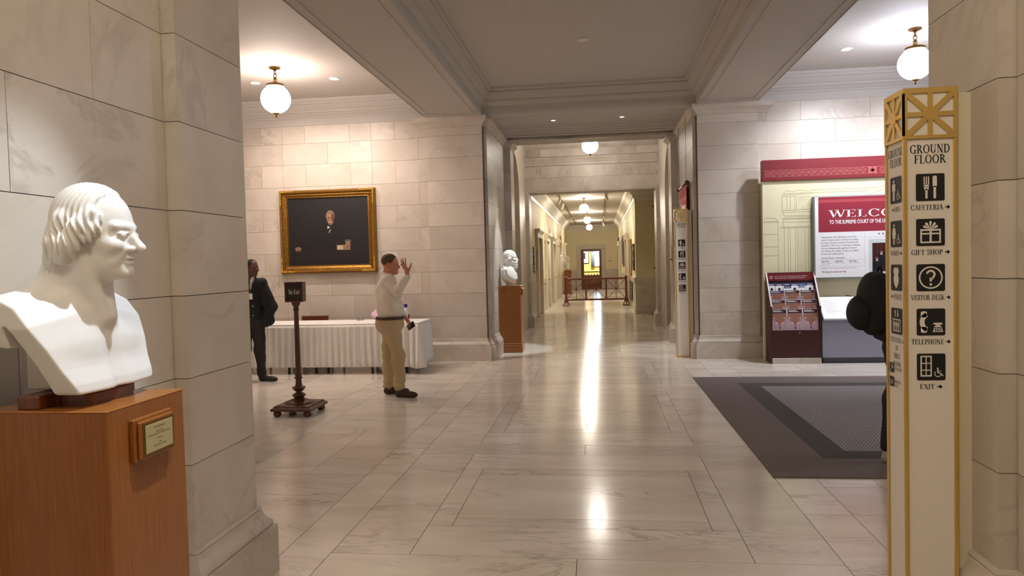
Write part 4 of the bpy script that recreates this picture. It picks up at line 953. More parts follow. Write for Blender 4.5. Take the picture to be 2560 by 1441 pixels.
def pylon(name, label, y0, front, left, dep=.19, x0=1.24, x1=1.445, xb=1.512, H=2.27):
    t = thing(name, label, 'sign', (x0, y0, 0), 0, 'ground floor pylon signs'); w = x1-x0; g = .013; zt = H-.205
    MB().box(g*.6, g*.6, .02, w-g*.6, dep, zt, 0).out('panel_core', SIGNW, t)
    MB().box(-.002, -.002, 0, w, dep, .02).out('base_rail', GOLDF, t)
    for cx in (0, w-g): MB().box(cx-.001, -.0015, .02, cx+g+.001, g, zt, .0015).out('corner_strip', GOLDF, t)
    MB().box(-.0015, dep-g, .02, g*.5, dep, zt, .0015).out('corner_strip', GOLDF, t)
    MB().box(w+.001, .03, 0, xb-x0, dep, H-.02, .002).out('backing_slab', PILL, t)
    MB().box(.006, .006, zt, w-.006, dep, H-.01).out('grille_backing', SIGNW, t)
    cp = MB(); h = H-zt
    cp.box(-.003, -.003, H-.022, w+.002, dep, H, .001).box(-.003, -.003, zt, w+.002, dep, zt+.014, .001)
    for M, W_ in ((Matrix.Identity(4), w), (Matrix.Rotation(PI/2, 4, 'Z') @ Matrix.Translation((0, 0, 0)), dep)):
        # W_-wide fretwork in local x, front at y=-.003 (left face mirrored through the matrix)
        if W_ == dep: M = Matrix(((0, 1, 0, 0), (1, 0, 0, 0), (0, 0, 1, 0), (0, 0, 0, 1)))
        z0, z1 = zt+.013, H-.021
        cp.box(-.003, -.003, z0, .014, .005, z1, 0, M).box(W_-.014, -.003, z0, W_+.001, .005, z1, 0, M)
        c = Vector((W_/2, -.0, (z0+z1)/2)); rx = W_/2-.012; rz = (z1-z0)/2
        for ax, az, ww in ((rx, 0, .018), (0, rz, .018), (rx, rz, .021), (-rx, rz, .021)):
            n = Vector((-az, 0, ax)).normalized()*ww/2; a = c+Vector((ax, 0, az)); b2 = c-Vector((ax, 0, az))
            vs = [p+q+Vector((0, yy, 0)) for yy in (-.0025, .004) for p, q in ((a, n), (a, -n), (b2, -n), (b2, n))]
            cp.add(vs, [(0, 1, 2, 3), (7, 6, 5, 4), (0, 4, 5, 1), (1, 5, 6, 2), (2, 6, 7, 3), (3, 7, 4, 0)], M)
        cp.cyl(M @ Vector((W_/2, .004, (z0+z1)/2)), M @ Vector((W_/2, -.0045, (z0+z1)/2)), .026, 20)
    cp.out('brass_crown', GOLDF, t)
    for face, items, W_ in ((0, front, w), (1, left, dep)):
        if not items: continue
        M = Matrix.Translation((0, .0065, 0)) if face == 0 else Matrix(((0, 1, 0, .0065), (-1, 0, 0, dep), (0, 0, 1, 0), (0, 0, 0, 1)))
        M1 = M @ Matrix.Translation((0, -.0012, 0)); M2 = M @ Matrix.Translation((0, -.0018, 0)); M3 = M @ Matrix.Translation((0, -.0024, 0))
        cx = W_/2+.001; dark = fit('GROUND', cx, zt-.058, W_*.76 if face == 0 else W_*.80, .034)+fit('FLOOR', cx, zt-.099, W_*.60 if face == 0 else W_*.62, .034)
        flat('heading', dark, BLACK, t, M1)
        for kind, zc, lab, lw in items:
            if kind in ('gavel', 'm'):
                s = .042; x_ = .022
                pl = flat('pictogram_tile', [rrect(x_, zc-s/2, x_+s, zc+s/2, .003)], BLACK, t, M1)
                for i, ln in enumerate(lab): flat('caption', serif_polys(ln, x_+s+.006, zc-.012+(.010 if len(lab) == 2 else .005)-.018*i, .013, .8 if len(lab) == 2 else .75, 1), BLACK, t, M1)
            else:
                s = .110; x_ = cx-s/2; pl = flat('pictogram_tile', [rrect(x_, zc-s/2, x_+s, zc+s/2, .007)], BLACK, t, M1)
                for i, ln in enumerate(lab): flat('caption', fit(ln, cx, zc-s/2-.036-.034*i, lw[i] if isinstance(lw, tuple) else lw, .0205), BLACK, t, M1)
            o, b = icon(kind)
            flat('pictogram', [[(x_+a*s, zc-s/2+c*s) for a, c in p] for p in o], SIGNW, pl, M2)
            if b: flat('pictogram_detail', [[(x_+a*s, zc-s/2+c*s) for a, c in p] for p in b], BLACK, pl, M3)
            if kind == 'lift': flat('pictogram_people', [[(x_+a*s, zc-s/2+c*s) for a, c in p] for px in (.32, .5, .68) for p in person_p(px, .16, .36)], SIGNW, pl, M @ Matrix.Translation((0, -.003, 0)))
    return t
pylon('pylon_sign', 'near white and brass directory pylon reading GROUND FLOOR with five black pictograms', 3.09,
      [('food', 1.868, ['CAFETERIA >'], .152), ('gift', 1.685, ['GIFT SHOP >'], .150), ('ask', 1.500, ['VISITOR DESK >'], .152), ('phone', 1.318, ['TELEPHONE >'], .152), ('exit', 1.133, ['EXIT >'], .088)],
      [('men', 1.868, ['< MEN'], .075), ('women', 1.684, ['WOMEN >'], .115), ('police', 1.500, ['< POLICE'], .105), ('lift', 1.316, ['ELEVATOR \\', 'TO', 'FIRST', 'FLOOR'], (.13, .03, .066, .074)), ('gavel', 1.112, ['COURTROOM'], 0), ('m', 1.052, ["MARSHAL'S", 'OFFICE'], 0)])
pylon('pylon_sign', 'distant directory pylon reading GROUND FLOOR at the right passage pilaster', 11.86,
      [('men', 1.868, ['< MEN'], .085), ('food', 1.685, ['CAFETERIA >'], .152), ('gift', 1.500, ['GIFT SHOP >'], .150), ('phone', 1.318, ['TELEPHONE >'], .152), ('exit', 1.133, ['EXIT >'], .088)],
      [('women', 1.868, ['WOMEN >'], .115), ('police', 1.684, ['< POLICE'], .105)], H=2.42)

# ------------------------------------------------------------ table with skirt
CLOTH = plain('white_cloth', S(238, 234, 228), .8, bump=.08, bscale=400)
t = thing('folding_table', 'folding table hidden under a white cloth below the portrait', 'table', (-4.12, 10.72, 0))
MB().box(-1.40, -.36, .715, 1.38, .36, .74, .005).out('table_top', plain('table_grey', S(150, 148, 144), .6), t)
for x in (-1.25, -.63, -.20, .0, .69, 1.22):
    for y in (-.33, .33): MB().cyl((x, y, 0), (x, y, .715), .019, 10).out('leg', BLACK, t)
x0, x1, y0, y1 = -5.58, -2.70, 10.33, 11.12
cl = MB(); cl.box(x0, y0, .742, x1, y1, .758, .006); cl.box(x0-.004, y0-.012, .69, x1+.004, y0, .757, .004); cl.box(x1, y0-.01, .69, x1+.012, y1, .757, .004); cl.box(x0-.012, y0-.01, .69, x0, y1, .757, .004)
tag(cl.out('tablecloth', CLOTH), 'flat white tablecloth covering the long table below the portrait', 'tablecloth')
pts = []; nx = 420
path = [(x0-.01, y1), (x0-.01, y0-.016), (x1+.014, y0-.016), (x1+.014, y1)]; seg = [math.dist(a, b) for a, b in zip(path[:-1], path[1:])]; Lp = sum(seg)
rows = [(.735, .003), (.70, .004), (.66, .009), (.55, .015), (.35, .020), (.2, .024), (.105, .028)]
vs = []; fs = []; nz = len(rows); rng = random.Random(5); ph = [rng.uniform(-1, 1) for _ in range(400)]
for i in range(nx+1):
    s = Lp*i/nx; q = s; k = 0
    while k < 2 and q > seg[k]: q -= seg[k]; k += 1
    a, b = Vector(path[k]), Vector(path[k+1]); d = (b-a).normalized(); p = a+d*q; n = Vector((d.y, -d.x))
    w = math.sin(s*2*PI/.105+1.2*ph[int(s/.31) % 400])+.4*math.sin(s*2*PI/.047)
    end = math.exp(-(abs(s-seg[0]-seg[1])/.10)**2)
    for z, am in rows:
        flare = (.735-z)*(.03+.12*end); e = am*w+flare
        vs.append((p.x+n.x*e, p.y+n.y*e, z-(.02*end if z < .15 else 0)+(.006*w if z < .15 else 0)))
fs = [(i*nz+k, (i+1)*nz+k, (i+1)*nz+k+1, i*nz+k+1) for i in range(nx) for k in range(nz-1)]
o = mk('table_skirt', vs, fs, CLOTH, None, True); tag(o, 'gathered white table skirt hanging round the long table', 'table skirt')
m_ = o.modifiers.new('cloth_thickness', 'SOLIDIFY'); m_.thickness = .003
# chairs
def chair(x, y, rz, label):
    t = thing('wooden_chair', label, 'chair', (x, y, 0), rz)
    for sx in (-1, 1):
        MB().bar((sx*.20, -.20, 0), (sx*.20, -.20, .44), .036, .036).out('leg', MAHOG, t)
        MB().bar((sx*.21, .20, 0), (sx*.205, .19, .44), .036, .036).bar((sx*.205, .19, .44), (sx*.215, .25, .80), .034, .03).out('leg', MAHOG, t)
    MB().box(-.23, -.23, .43, .23, .23, .465, .01).out('seat', MAHOG, t)
    MB().box(-.235, .225, .70, .235, .255, .80, .008).out('top_rail', MAHOG, t); MB().box(-.20, .21, .55, .20, .23, .60, .005).out('cross_rail', MAHOG, t)
chair(-4.82, 11.38, 0, 'reddish wooden chair whose back rail shows above the white table')
chair(-3.40, 11.36, 0, 'wooden chair under the seated person in pink')
# small things on the table
WT = plain('bottle_white', S(226, 226, 228), .3); BLU = plain('cap_blue', S(30, 44, 104), .4)
t = thing('water_bottle', 'white drink bottle with dark blue cap standing on the table', 'bottle', (-3.03, 10.9, .758))
MB().lathe([(.028, 0), (.032, .004), (.033, .15), (.03, .175), (.02, .19), (.018, .2)], 20).out('bottle_body', WT, t, auto=40); MB().lathe([(.024, .198), (.026, .2), (.026, .248), (.022, .252)], 20).out('cap', BLU, t, auto=40)
t = thing('eyeglasses', 'pair of dark folded eyeglasses lying on the white table', 'eyeglasses', (-3.76, 10.86, .761), .3)
for s in (-1, 1): MB().torus(.022, .003, Matrix.Translation((s*.03, 0, .018)) @ Matrix.Rotation(PI/2, 4, 'X'), 14, 6).out('rim', BLACK, t, smooth=True); MB().bar((s*.052, 0, .02), (s*.02, .1, .004), .004, .006).out('temple', BLACK, t)
MB().bar((-.009, 0, .02), (.009, 0, .02), .004, .004).out('bridge', BLACK, t)

# ------------------------------------------------------------ people
SKIN = plain('skin', S(198, 134, 108), .5, sub=.08, var=.05, vscale=20); SKIN_D = plain('dark_skin', S(96, 62, 46), .45, sub=.05)
def hand_sdf(P, wrist, palm, fingers, thumb, rp=.036):
    """palm as a flattened blob, four bent fingers and a thumb; fingers = [(base, mid, tip)], thumb = (base, mid, tip)"""
    d = smin(cap(P, wrist, palm, .026, rp*.72), chain(P, [(*f[0], .014) for f in fingers], .01), .022)
    for f in fingers: d = smin(d, chain(P, [(*palm, .011), (*f[0], .0105), (*f[1], .0092), (*f[2], .0075)], .004), .004)
    d = smin(d, chain(P, [(*wrist, .016), (*thumb[0], .0145), (*thumb[1], .0105), (*thumb[2], .0085)], .006), .010)
    return d
def place(P, c, yaw, sc=1.0, pitch=0, roll=0): return (P-V3(*c))@(rotz(yaw)@roty(pitch)@rotx(roll)).astype(np.float32)/sc
def shoe(P, heel, toe, w=.042, h=.075, sole=.0):
    a = V3(*heel); b = V3(*toe); d = b-a; d[2] = 0; L = float(np.linalg.norm(d)); d /= L; yaw = math.atan2(d[1], d[0])
    q = (P-a)@rotz(yaw)
    s = smin(ell(q, (L*.70, 0, .035), (L*.36, w*1.08, .042)), ell(q, (L*.25, 0, .045), (L*.30, w*.92, .06)), .03)
    s = smin(s, cap(q, (L*.18, 0, .05), (L*.16, 0, h+.03), w*.92), .03)
    s = smax(s, -(q[:, 2]-.004), .006); return s
def wrinkle(P, amp, fx, fz, seed): return amp*np.sin(fz*P[:, 2]+2.2*np.sin(fx*(P[:, 0]+.7*P[:, 1])+seed)+seed)*np.sin(fx*.6*(P[:, 0]-P[:, 1])+1.7*seed)

# --- man in white shirt with raised hand; built in world coordinates relative to his feet
MX, MY = -2.55, 8.58
def w2l(p): return (p[0]-MX, p[1]-MY, p[2])
man = thing('person', 'man in white shirt and khaki trousers raising his hand by the white table', 'person', (MX, MY, 0))
hc = w2l((-2.562, 8.60, 1.630)); sR, sL = w2l((-2.555, 8.43, 1.425)), w2l((-2.655, 8.77, 1.425))
eR, wR = w2l((-2.405, 8.32, 1.290)), w2l((-2.305, 8.41, 1.495)); eL, wL = w2l((-2.63, 8.90, 1.15)), w2l((-2.475, 8.86, .95))
pR = w2l((-2.315, 8.41, 1.565))
fR = [(w2l((-2.322, 8.405, 1.605)), w2l((-2.322, 8.40, 1.65)), w2l((-2.318, 8.395, 1.70))), (w2l((-2.338, 8.41, 1.605)), w2l((-2.350, 8.41, 1.655)), w2l((-2.360, 8.40, 1.70))),
      (w2l((-2.350, 8.418, 1.595)), w2l((-2.368, 8.42, 1.64)), w2l((-2.383, 8.415, 1.68))), (w2l((-2.352, 8.425, 1.578)), w2l((-2.370, 8.43, 1.605)), w2l((-2.388, 8.43, 1.630)))]
tR = (w2l((-2.285, 8.405, 1.555)), w2l((-2.262, 8.40, 1.595)), w2l((-2.246, 8.395, 1.636)))
pL = w2l((-2.43, 8.845, .895)); fL = [(w2l((-2.415+.01*i, 8.835+.012*(i-1.5), .865)), w2l((-2.40+.01*i, 8.815+.012*(i-1.5), .838)), w2l((-2.412+.01*i, 8.79+.012*(i-1.5), .84))) for i in range(4)]
tL = (w2l((-2.425, 8.82, .895)), w2l((-2.40, 8.80, .880)), w2l((-2.375, 8.79, .862)))
aR, tRt = w2l((-2.455, 8.47, 0)), w2l((-2.235, 8.40, 0)); aL, tLt = w2l((-2.645, 8.63, 0)), w2l((-2.42, 8.70, 0))
def man_body(P):
    d = np.full(len(P), 1., np.float32); m = P[:, 2] > 1.3
    if m.any():
        d[m] = head_sdf(place(P[m], hc, -.05, 1.02, .05), neck=.10)*1.02
        d[m] = np.minimum(d[m], hand_sdf(P[m], wR, pR, fR, tR))
    m = P[:, 2] < 1.1
    d[m] = np.minimum(d[m], hand_sdf(P[m], wL, pL, fL, tL))
    d = np.minimum(d, cap(P, (hc[0]-.06, hc[1], hc[2]-.12), (.0-.06, .02, 1.25), .058, .08)); d = np.minimum(d, cap(P, eR, wR, .04, .028)); d = np.minimum(d, cap(P, eL, wL, .04, .028))
    d = np.minimum(d, chain(P, [(*sR, .045), (*eR, .04)])); d = np.minimum(d, chain(P, [(*sL, .045), (*eL, .04)])); d = np.minimum(d, cap(P, sR, sL, .05)); d = np.minimum(d, cap(P, (-.06, .02, 1.25), (-.05, .03, .95), .1))
    for h_, a_ in (((-.01, -.06, .92), aR), ((-.08, .10, .92), aL)): d = np.minimum(d, chain(P, [(*h_, .07), ((h_[0]+a_[0])/2, (h_[1]+a_[1])/2, .48, .038), (a_[0]-.0, a_[1], .09, .036)]))
    return d
sdf('body', man_body, (-.24, -.30, .06), (.34, .40, 1.78), .0065, SKIN, man)
def man_hair(P):
    q = place(P, hc, -.05, 1.02, .05); h = ell(q, (-.022, 0, .044), (.102, .083, .087))
    h = smax(h, q[:, 0]-(.052+.25*np.clip(q[:, 2]-.06, -.2, .2)), .006); low = np.where(q[:, 0] < -.03, -.058, .005); h = smax(h, -(q[:, 2]-low), .01)
    return (h+.0012*np.sin(90*q[:, 1])*np.sin(60*q[:, 0]))*1.02
sdf('hair', man_hair, (-.2, -.16, 1.5), (.16, .2, 1.79), .006, plain('brown_hair', S(88, 64, 48), .8), man)
SHIRT = plain('shirt_white', S(232, 222, 206), .8, bump=.05, bscale=200)
tq = rotz(math.atan2(.34, .94))
def man_shirt(P):
    t = ell(P, (-.045, .02, 1.22), (.150, .205, .27), tq); t = smin(t, ell(P, (-.035, .03, 1.05), (.165, .185, .14), tq), .06)
    t = smin(t, cap(P, sR, sL, .068), .06); t = smin(t, cap(P, (-.05, .02, 1.38), (hc[0]-.045, hc[1], 1.505), .095, .064), .04)
    t = smin(t, cap(P, (-.10, .0, 1.32), (-.10, .02, 1.15), .10), .06)
    t = smax(t, -(P[:, 2]-.965), .02); t = smax(t, P[:, 2]-(1.525+.18*(hc[0]-.02-P[:, 0])), .004)
    col = smax(cap(P, (hc[0]-.05, hc[1], 1.47), (hc[0]-.045, hc[1], 1.525), .073, .068), P[:, 2]-(1.528+.2*(hc[0]-.02-P[:, 0])), .004); t = smin(t, col, .006)
    a = chain(P, [(*sR, .072), (*eR, .058), (*wR, .040)], .03); a = smax(a, -((P-V3(*wR))@V3(*(np.array(eR)-np.array(wR))/np.linalg.norm(np.array(eR)-np.array(wR)))), .004)
    b = chain(P, [(*sL, .072), (*eL, .058), (*wL, .042)], .03); b = smax(b, -((P-V3(*wL))@V3(*(np.array(eL)-np.array(wL))/np.linalg.norm(np.array(eL)-np.array(wL)))), .004)
    t = smin(smin(t, a, .03), b, .03)
    return t+wrinkle(P, .007, 14, 26, .6)+.003*np.sin(60*P[:, 2]+30*P[:, 0])*np.exp(-((P[:, 2]-1.0)/.06)**2)
sdf('shirt', man_shirt, (-.28, -.34, .93), (.30, .42, 1.58), .0075, SHIRT, man)
KHAKI = plain('khaki', S(190, 168, 130), .85, bump=.05, bscale=250, var=.05)
def man_trousers(P):
    d = ell(P, (-.045, .02, .905), (.175, .19, .15), tq)
    for hx, hy, (ax, ay, _), kx in ((-.005, -.075, aR, .055), (-.075, .105, aL, -.015)):
        d = smin(d, chain(P, [(hx, hy, .86, .108), ((hx+ax)/2+kx*.6, (hy+ay)/2, .48, .081), (ax-.005, ay, .12, .067)], .04), .04)
    d = smin(d, ell(P, (-.115, .0, .88), (.10, .14, .11), tq), .05)
    d = smax(d, P[:, 2]-.985, .006); d = smax(d, -(P[:, 2]-(.085+.15*np.clip(-P[:, 0], -.1, .1))), .004)
    return d+wrinkle(P, .009, 12, 24, 2.1)*np.clip((.95-P[:, 2])*3, 0, 1)+.005*np.sin(75*P[:, 2]+14*P[:, 0])*np.exp(-((P[:, 2]-.17)/.09)**2)+.004*np.sin(60*P[:, 2]+20*P[:, 1])*np.exp(-((P[:, 2]-.47)/.07)**2)
sdf('trousers', man_trousers, (-.28, -.28, .05), (.24, .34, 1.0), .0075, KHAKI, man)
LEATH = plain('brown_leather', S(70, 42, 30), .45)
def man_belt(P):
    d = ell(P, (-.045, .02, .94), (.178, .194, .26), tq); return smax(np.abs(d+.004)-.006, np.abs(P[:, 2]-.968)-.018, .003)
sdf('belt', man_belt, (-.26, -.24, .94), (.20, .28, 1.0), .006, LEATH, man)
sd = plain('shoe_brown', S(58, 38, 28), .6, bump=.1, bscale=120)
for (a, b) in ((aR, tRt), (aL, tLt)):
    hl = (a[0]-.055, a[1]+.0, 0); o = sdf('shoe', lambda P: shoe(P, hl, b), (min(a[0], b[0])-.12, min(a[1], b[1])-.1, -.005), (b[0]+.09, max(a[1], b[1])+.1, .14), .006, sd, man)
    L = MB(); d = (Vector(b)-Vector(hl)).normalized(); n = Vector((-d.y, d.x, 0))
    for i in range(4):
        c = Vector(hl)+d*(.11+.022*i)+Vector((0, 0, .098-.008*i)); L.cyl(c-n*.022, c+n*.022+d*.008, .003, 6)
    L.out('shoelaces', BLACK, o)
MB().sphere((-.118, -.135, .868), .008, 10, 6).out('pocket_button', BLACK, man, smooth=True)
t = thing('mobile_phone', "black mobile phone held in the lowered hand of the man in khaki", 'phone', (-2.385, 8.80, .845)); t.rotation_euler = (math.radians(20), math.radians(62), math.radians(-15))
MB().box(-.037, -.0045, -.075, .037, .0045, .075, .003).out('phone_case', BLACK, t); MB().box(-.034, -.0052, -.072, .034, -.0044, .072).out('phone_screen', plain('phone_glass', S(14, 14, 18), .08), t)

# --- guard in dark uniform at the end of the table
GX, GY = -4.95, 9.72
gu = thing('person', 'smiling man in black uniform jacket with badge, half behind the near pillar', 'person', (GX, GY, 0))
ghc = (.0, .0, 1.635); gR, gL = (-.20, .02, 1.42), (.145, -.01, 1.415); geL, gwL = (.265, .03, 1.06), (.19, .02, .93); geR, gwR = (-.30, .03, 1.12), (-.26, -.06, .88)
def guard_body(P):
    d = np.full(len(P), 1., np.float32); m = P[:, 2] > 1.3
    d[m] = head_sdf(place(P[m], ghc, -.45, 1.0, .03), neck=.12)
    for e, w, s in ((geL, gwL, gL), (geR, gwR, gR)):
        d = np.minimum(d, chain(P, [(*s, .045), (*e, .038), (*w, .027)]))
        d = np.minimum(d, hand_sdf(P, w, (w[0]-.01, w[1], w[2]-.07), [((w[0]-.03+.016*i, w[1], w[2]-.10), (w[0]-.03+.016*i, w[1]-.01, w[2]-.13), (w[0]-.028+.014*i, w[1]-.03, w[2]-.15)) for i in range(4)], ((w[0]+.02, w[1]-.02, w[2]-.05), (w[0]+.03, w[1]-.03, w[2]-.08), (w[0]+.03, w[1]-.035, w[2]-.11))))
    d = np.minimum(d, cap(P, (-.04, 0, 1.5), (-.03, 0, 1.0), .065, .09)); d = np.minimum(d, cap(P, gR, gL, .05))
    for hx, k, a in ((.07, (.09, -.05, .48), (.10, -.02, .09)), (-.12, (-.12, -.05, .48), (-.10, -.12, .09))): d = np.minimum(d, chain(P, [(hx-.02, 0, .9, .07), (*k, .05), (*a, .036)]))
    return d
sdf('body', guard_body, (-.36, -.26, .05), (.36, .26, 1.78), .008, SKIN_D, gu)
def guard_hair(P):
    q = place(P, ghc, -.45, 1.0, .03); h = ell(q, (-.019, 0, .036), (.1015, .078, .0905)); h = smax(h, q[:, 0]-.048, .006); return smax(h, -(q[:, 2]-np.where(q[:, 0] < -.03, -.03, .02)), .01)
sdf('hair', guard_hair, (-.15, -.15, 1.5), (.15, .15, 1.79), .007, plain('short_black_hair', S(26, 20, 18), .8), gu)
UNI = plain('black_uniform', S(22, 22, 25), .8, bump=.05, bscale=150); UNT = plain('charcoal_trousers', S(34, 31, 31), .8)
def guard_jacket(P):
    t = ell(P, (-.03, .02, 1.20), (.185, .125, .29)); t = smin(t, ell(P, (-.03, .02, .95), (.185, .13, .16)), .06); t = smin(t, cap(P, gR, gL, .07), .05)
    t = smin(t, cap(P, (-.03, .02, 1.38), (-.035, .02, 1.475), .09, .072), .03)
    t = smax(t, P[:, 2]-(1.50-.0*P[:, 0]+.5*np.clip(P[:, 1], -.1, .03)), .006); t = smax(t, -(P[:, 2]-.83), .01)
    v = smax(np.abs(P[:, 0]+.02+.0)-.075*np.clip((P[:, 2]-1.28)/.2, 0, 1), P[:, 1]+.0, .003); t = smax(t, -v, .004)
    for s, e, w in ((gL, geL, gwL), (gR, geR, gwR)): t = smin(t, chain(P, [(*s, .072), (*e, .072), (*w, .055)], .04), .025)
    fold = smin(cap(P, (.21, -.02, 1.12), (.235, .0, .87), .05, .06), cap(P, (.235, .0, .86), (.17, -.02, .84), .062), .04); t = smin(t, fold, .05)
    return t+wrinkle(P, .005, 14, 22, 1.3)
sdf('jacket', guard_jacket, (-.42, -.22, .74), (.38, .24, 1.54), .009, UNI, gu)
def guard_shirt(P): return smax(smax(smin(ell(P, (-.03, .0, 1.25), (.13, .098, .26)), cap(P, (-.03, .01, 1.42), (-.035, .01, 1.50), .066, .07), .02), P[:, 2]-(1.515+.25*P[:, 1]), .003), -(P[:, 2]-1.1), .01)
sdf('shirt', guard_shirt, (-.2, -.15, 1.05), (.15, .15, 1.54), .008, WHITE, gu)
def guard_trousers(P):
    d = ell(P, (-.03, .0, .88), (.17, .115, .13))
    for hx, k, a in ((.06, (.095, -.05, .48), (.10, -.02, .09)), (-.12, (-.12, -.05, .48), (-.10, -.12, .09))): d = smin(d, chain(P, [(hx, 0, .84, .10), (*k, .076), (*a, .058)], .04), .03)
    return smax(smax(d, P[:, 2]-.95, .01)+wrinkle(P, .006, 13, 26, .4), -(P[:, 2]-.075), .004)
sdf('trousers', guard_trousers, (-.3, -.26, .05), (.3, .24, .98), .009, UNT, gu)
for h, to in (((.055, -.01, 0), (.34, -.06, 0)), ((-.12, -.10, 0), (-.055, -.38, 0))):
    sdf('shoe', lambda P: shoe(P, h, to), (min(h[0], to[0])-.1, min(h[1], to[1])-.1, -.005), (max(h[0], to[0])+.1, max(h[1], to[1])+.1, .14), .008, BLACK, gu)
MB().box(.0, -.125, 1.185, .052, -.118, 1.27, .003).out('identity_badge', WHITE, gu); MB().cyl((.026, -.122, 1.27), (-.005, -.10, 1.40), .004, 6).out('lanyard', plain('lanyard_grey', S(120, 120, 124), .5), gu)
MB().bar((-.02, -.095, 1.47), (-.01, -.118, 1.15), .045, .008).out('necktie', BLACK, gu)
for z in (1.09, .955): MB().sphere((.05, -.118, z), .012, 10, 6).out('jacket_button', plain('button_silver%d' % z, S(170, 168, 160), .35, .8), gu, smooth=True)

# --- seated person in pink behind the table
sp = thing('person', 'person in pink shirt seated behind the table, mostly hidden by the standing man', 'person', (-3.40, 11.30, 0))
def seat_body(P):
    d = np.full(len(P), 1., np.float32); m = P[:, 2] > 1.0
    d[m] = head_sdf(place(P[m], (0, .02, 1.165), -PI/2, .95, .35), neck=.12)*.95
    d = np.minimum(d, cap(P, (0, .08, 1.07), (0, .06, .6), .055, .1)); d = np.minimum(d, cap(P, (-.17, .06, .93), (.17, .06, .93), .04))
    for s in (-1, 1):
        d = np.minimum(d, chain(P, [(.17*s, .06, .93, .04), (.22*s, -.13, .80, .036), (.09*s, -.30, .79, .026)]))
        w = (.09*s, -.30, .79); d = np.minimum(d, hand_sdf(P, w, (.06*s, -.36, .785), [((.03*s+.014*i*s, -.395, .785), (.02*s+.014*i*s, -.42, .785), (.015*s+.013*i*s, -.44, .778)) for i in range(4)], ((.04*s, -.34, .795), (.02*s, -.37, .795), (.01*s, -.39, .785)), .03))
        d = np.minimum(d, chain(P, [(.09*s, .06, .55, .08), (.10*s, -.34, .54, .06), (.10*s, -.32, .1, .04), (.10*s, -.40, .045, .035)]))
    return d
sdf('body', seat_body, (-.3, -.48, .005), (.3, .22, 1.34), .009, SKIN, sp)
def seat_shirt(P):
    t = ell(P, (0, .06, .78), (.175, .115, .24)); t = smin(t, cap(P, (-.165, .06, .93), (.165, .06, .93), .062), .04); t = smax(t, -(P[:, 2]-.50), .01)
    for s in (-1, 1): t = smin(t, chain(P, [(.17*s, .06, .93, .065), (.225*s, -.13, .815, .055), (.12*s, -.26, .805, .042)], .03), .03)
    return t+wrinkle(P, .005, 18, 30, .2)
sdf('shirt', seat_shirt, (-.33, -.34, .47), (.33, .22, 1.05), .009, plain('pink_shirt', S(214, 176, 196), .8), sp)
def seat_hair(P):
    q = place(P, (0, .02, 1.165), -PI/2, .95, .35); h = ell(q, (-.022, 0, .042), (.104, .084, .09)); return smax(smax(h, q[:, 0]-.05, .006), -(q[:, 2]+.03), .01)*.95
sdf('hair', seat_hair, (-.15, -.15, 1.05), (.15, .2, 1.33), .009, plain('grey_hair', S(120, 110, 100), .7), sp)
def seat_tr(P):
    d = ell(P, (0, .06, .55), (.17, .13, .09))
    for s in (-1, 1): d = smin(d, chain(P, [(.09*s, .06, .55, .088), (.10*s, -.34, .54, .072), (.10*s, -.32, .12, .055)], .02), .02)
    return d
sdf('trousers', seat_tr, (-.25, -.45, .06), (.25, .22, .66), .011, UNT, sp)

# --- visitor with backpack, mostly behind the near pylon
VX, VY = 2.33, 5.80
vi = thing('person', 'person in black jacket with a backpack, mostly hidden behind the near pylon', 'person', (VX, VY, 0))
vh = (.06, .0, 1.60)
def vis_body(P):
    d = np.full(len(P), 1., np.float32); m = P[:, 2] > 1.3; d[m] = head_sdf(place(P[m], vh, .5), neck=.12)
    d = np.minimum(d, cap(P, (0, 0, 1.5), (0, 0, .9), .06, .09)); d = np.minimum(d, cap(P, (.0, -.17, 1.38), (.0, .17, 1.38), .05))
    for s in (-1, 1):
        w = (.14, .17*s, .98); d = np.minimum(d, chain(P, [(0, .17*s, 1.38, .045), (.02, .21*s, 1.1, .038), (*w, .027)]))
        d = np.minimum(d, hand_sdf(P, w, (.18, .16*s, .93), [((.20, .145*s+.014*i*s, .90), (.215, .14*s+.014*i*s, .875), (.205, .13*s+.014*i*s, .85)) for i in range(4)], ((.19, .13*s, .95), (.215, .12*s, .94), (.235, .115*s, .92))))
    for hy, k, a in ((-.09, (-.125, -.1, .50), (-.165, -.09, .09)), (.09, (.03, .09, .47), (.0, .09, .09))): d = np.minimum(d, chain(P, [(0, hy, .88, .06), (*k, .036), (*a, .036)]))
    return d
sdf('body', vis_body, (-.32, -.3, .05), (.3, .3, 1.75), .009, SKIN, vi)
def vis_hair(P):
    q = place(P, vh, .5); h = ell(q, (-.022, 0, .042), (.104, .084, .09)); return smax(smax(h, q[:, 0]-.05, .006), -(q[:, 2]+.05), .01)
sdf('hair', vis_hair, (-.12, -.17, 1.48), (.24, .17, 1.76), .009, plain('dark_hair', S(40, 30, 24), .7), vi)
def vis_jacket(P):
    t = ell(P, (0, 0, 1.18), (.135, .19, .29)); t = smin(t, ell(P, (-.01, 0, .98), (.155, .19, .14)), .05); t = smin(t, cap(P, (0, -.16, 1.38), (0, .16, 1.38), .068), .05); t = smin(t, cap(P, (0, 0, 1.38), (.01, 0, 1.47), .085, .07), .03)
    t = smax(t, P[:, 2]-1.49, .006); t = smax(t, -(P[:, 2]-.92), .01)
    for s in (-1, 1): t = smin(t, chain(P, [(0, .17*s, 1.38, .07), (.02, .21*s, 1.1, .058), (.13, .175*s, .99, .044)], .03), .03)
    t = smin(t, rbox(P, (-.14, 0, 1.0), (.06, .12, .06), .03), .05)
    return t+wrinkle(P, .005, 14, 22, .9)
sdf('jacket', vis_jacket, (-.26, -.32, .86), (.24, .32, 1.54), .010, UNI, vi)
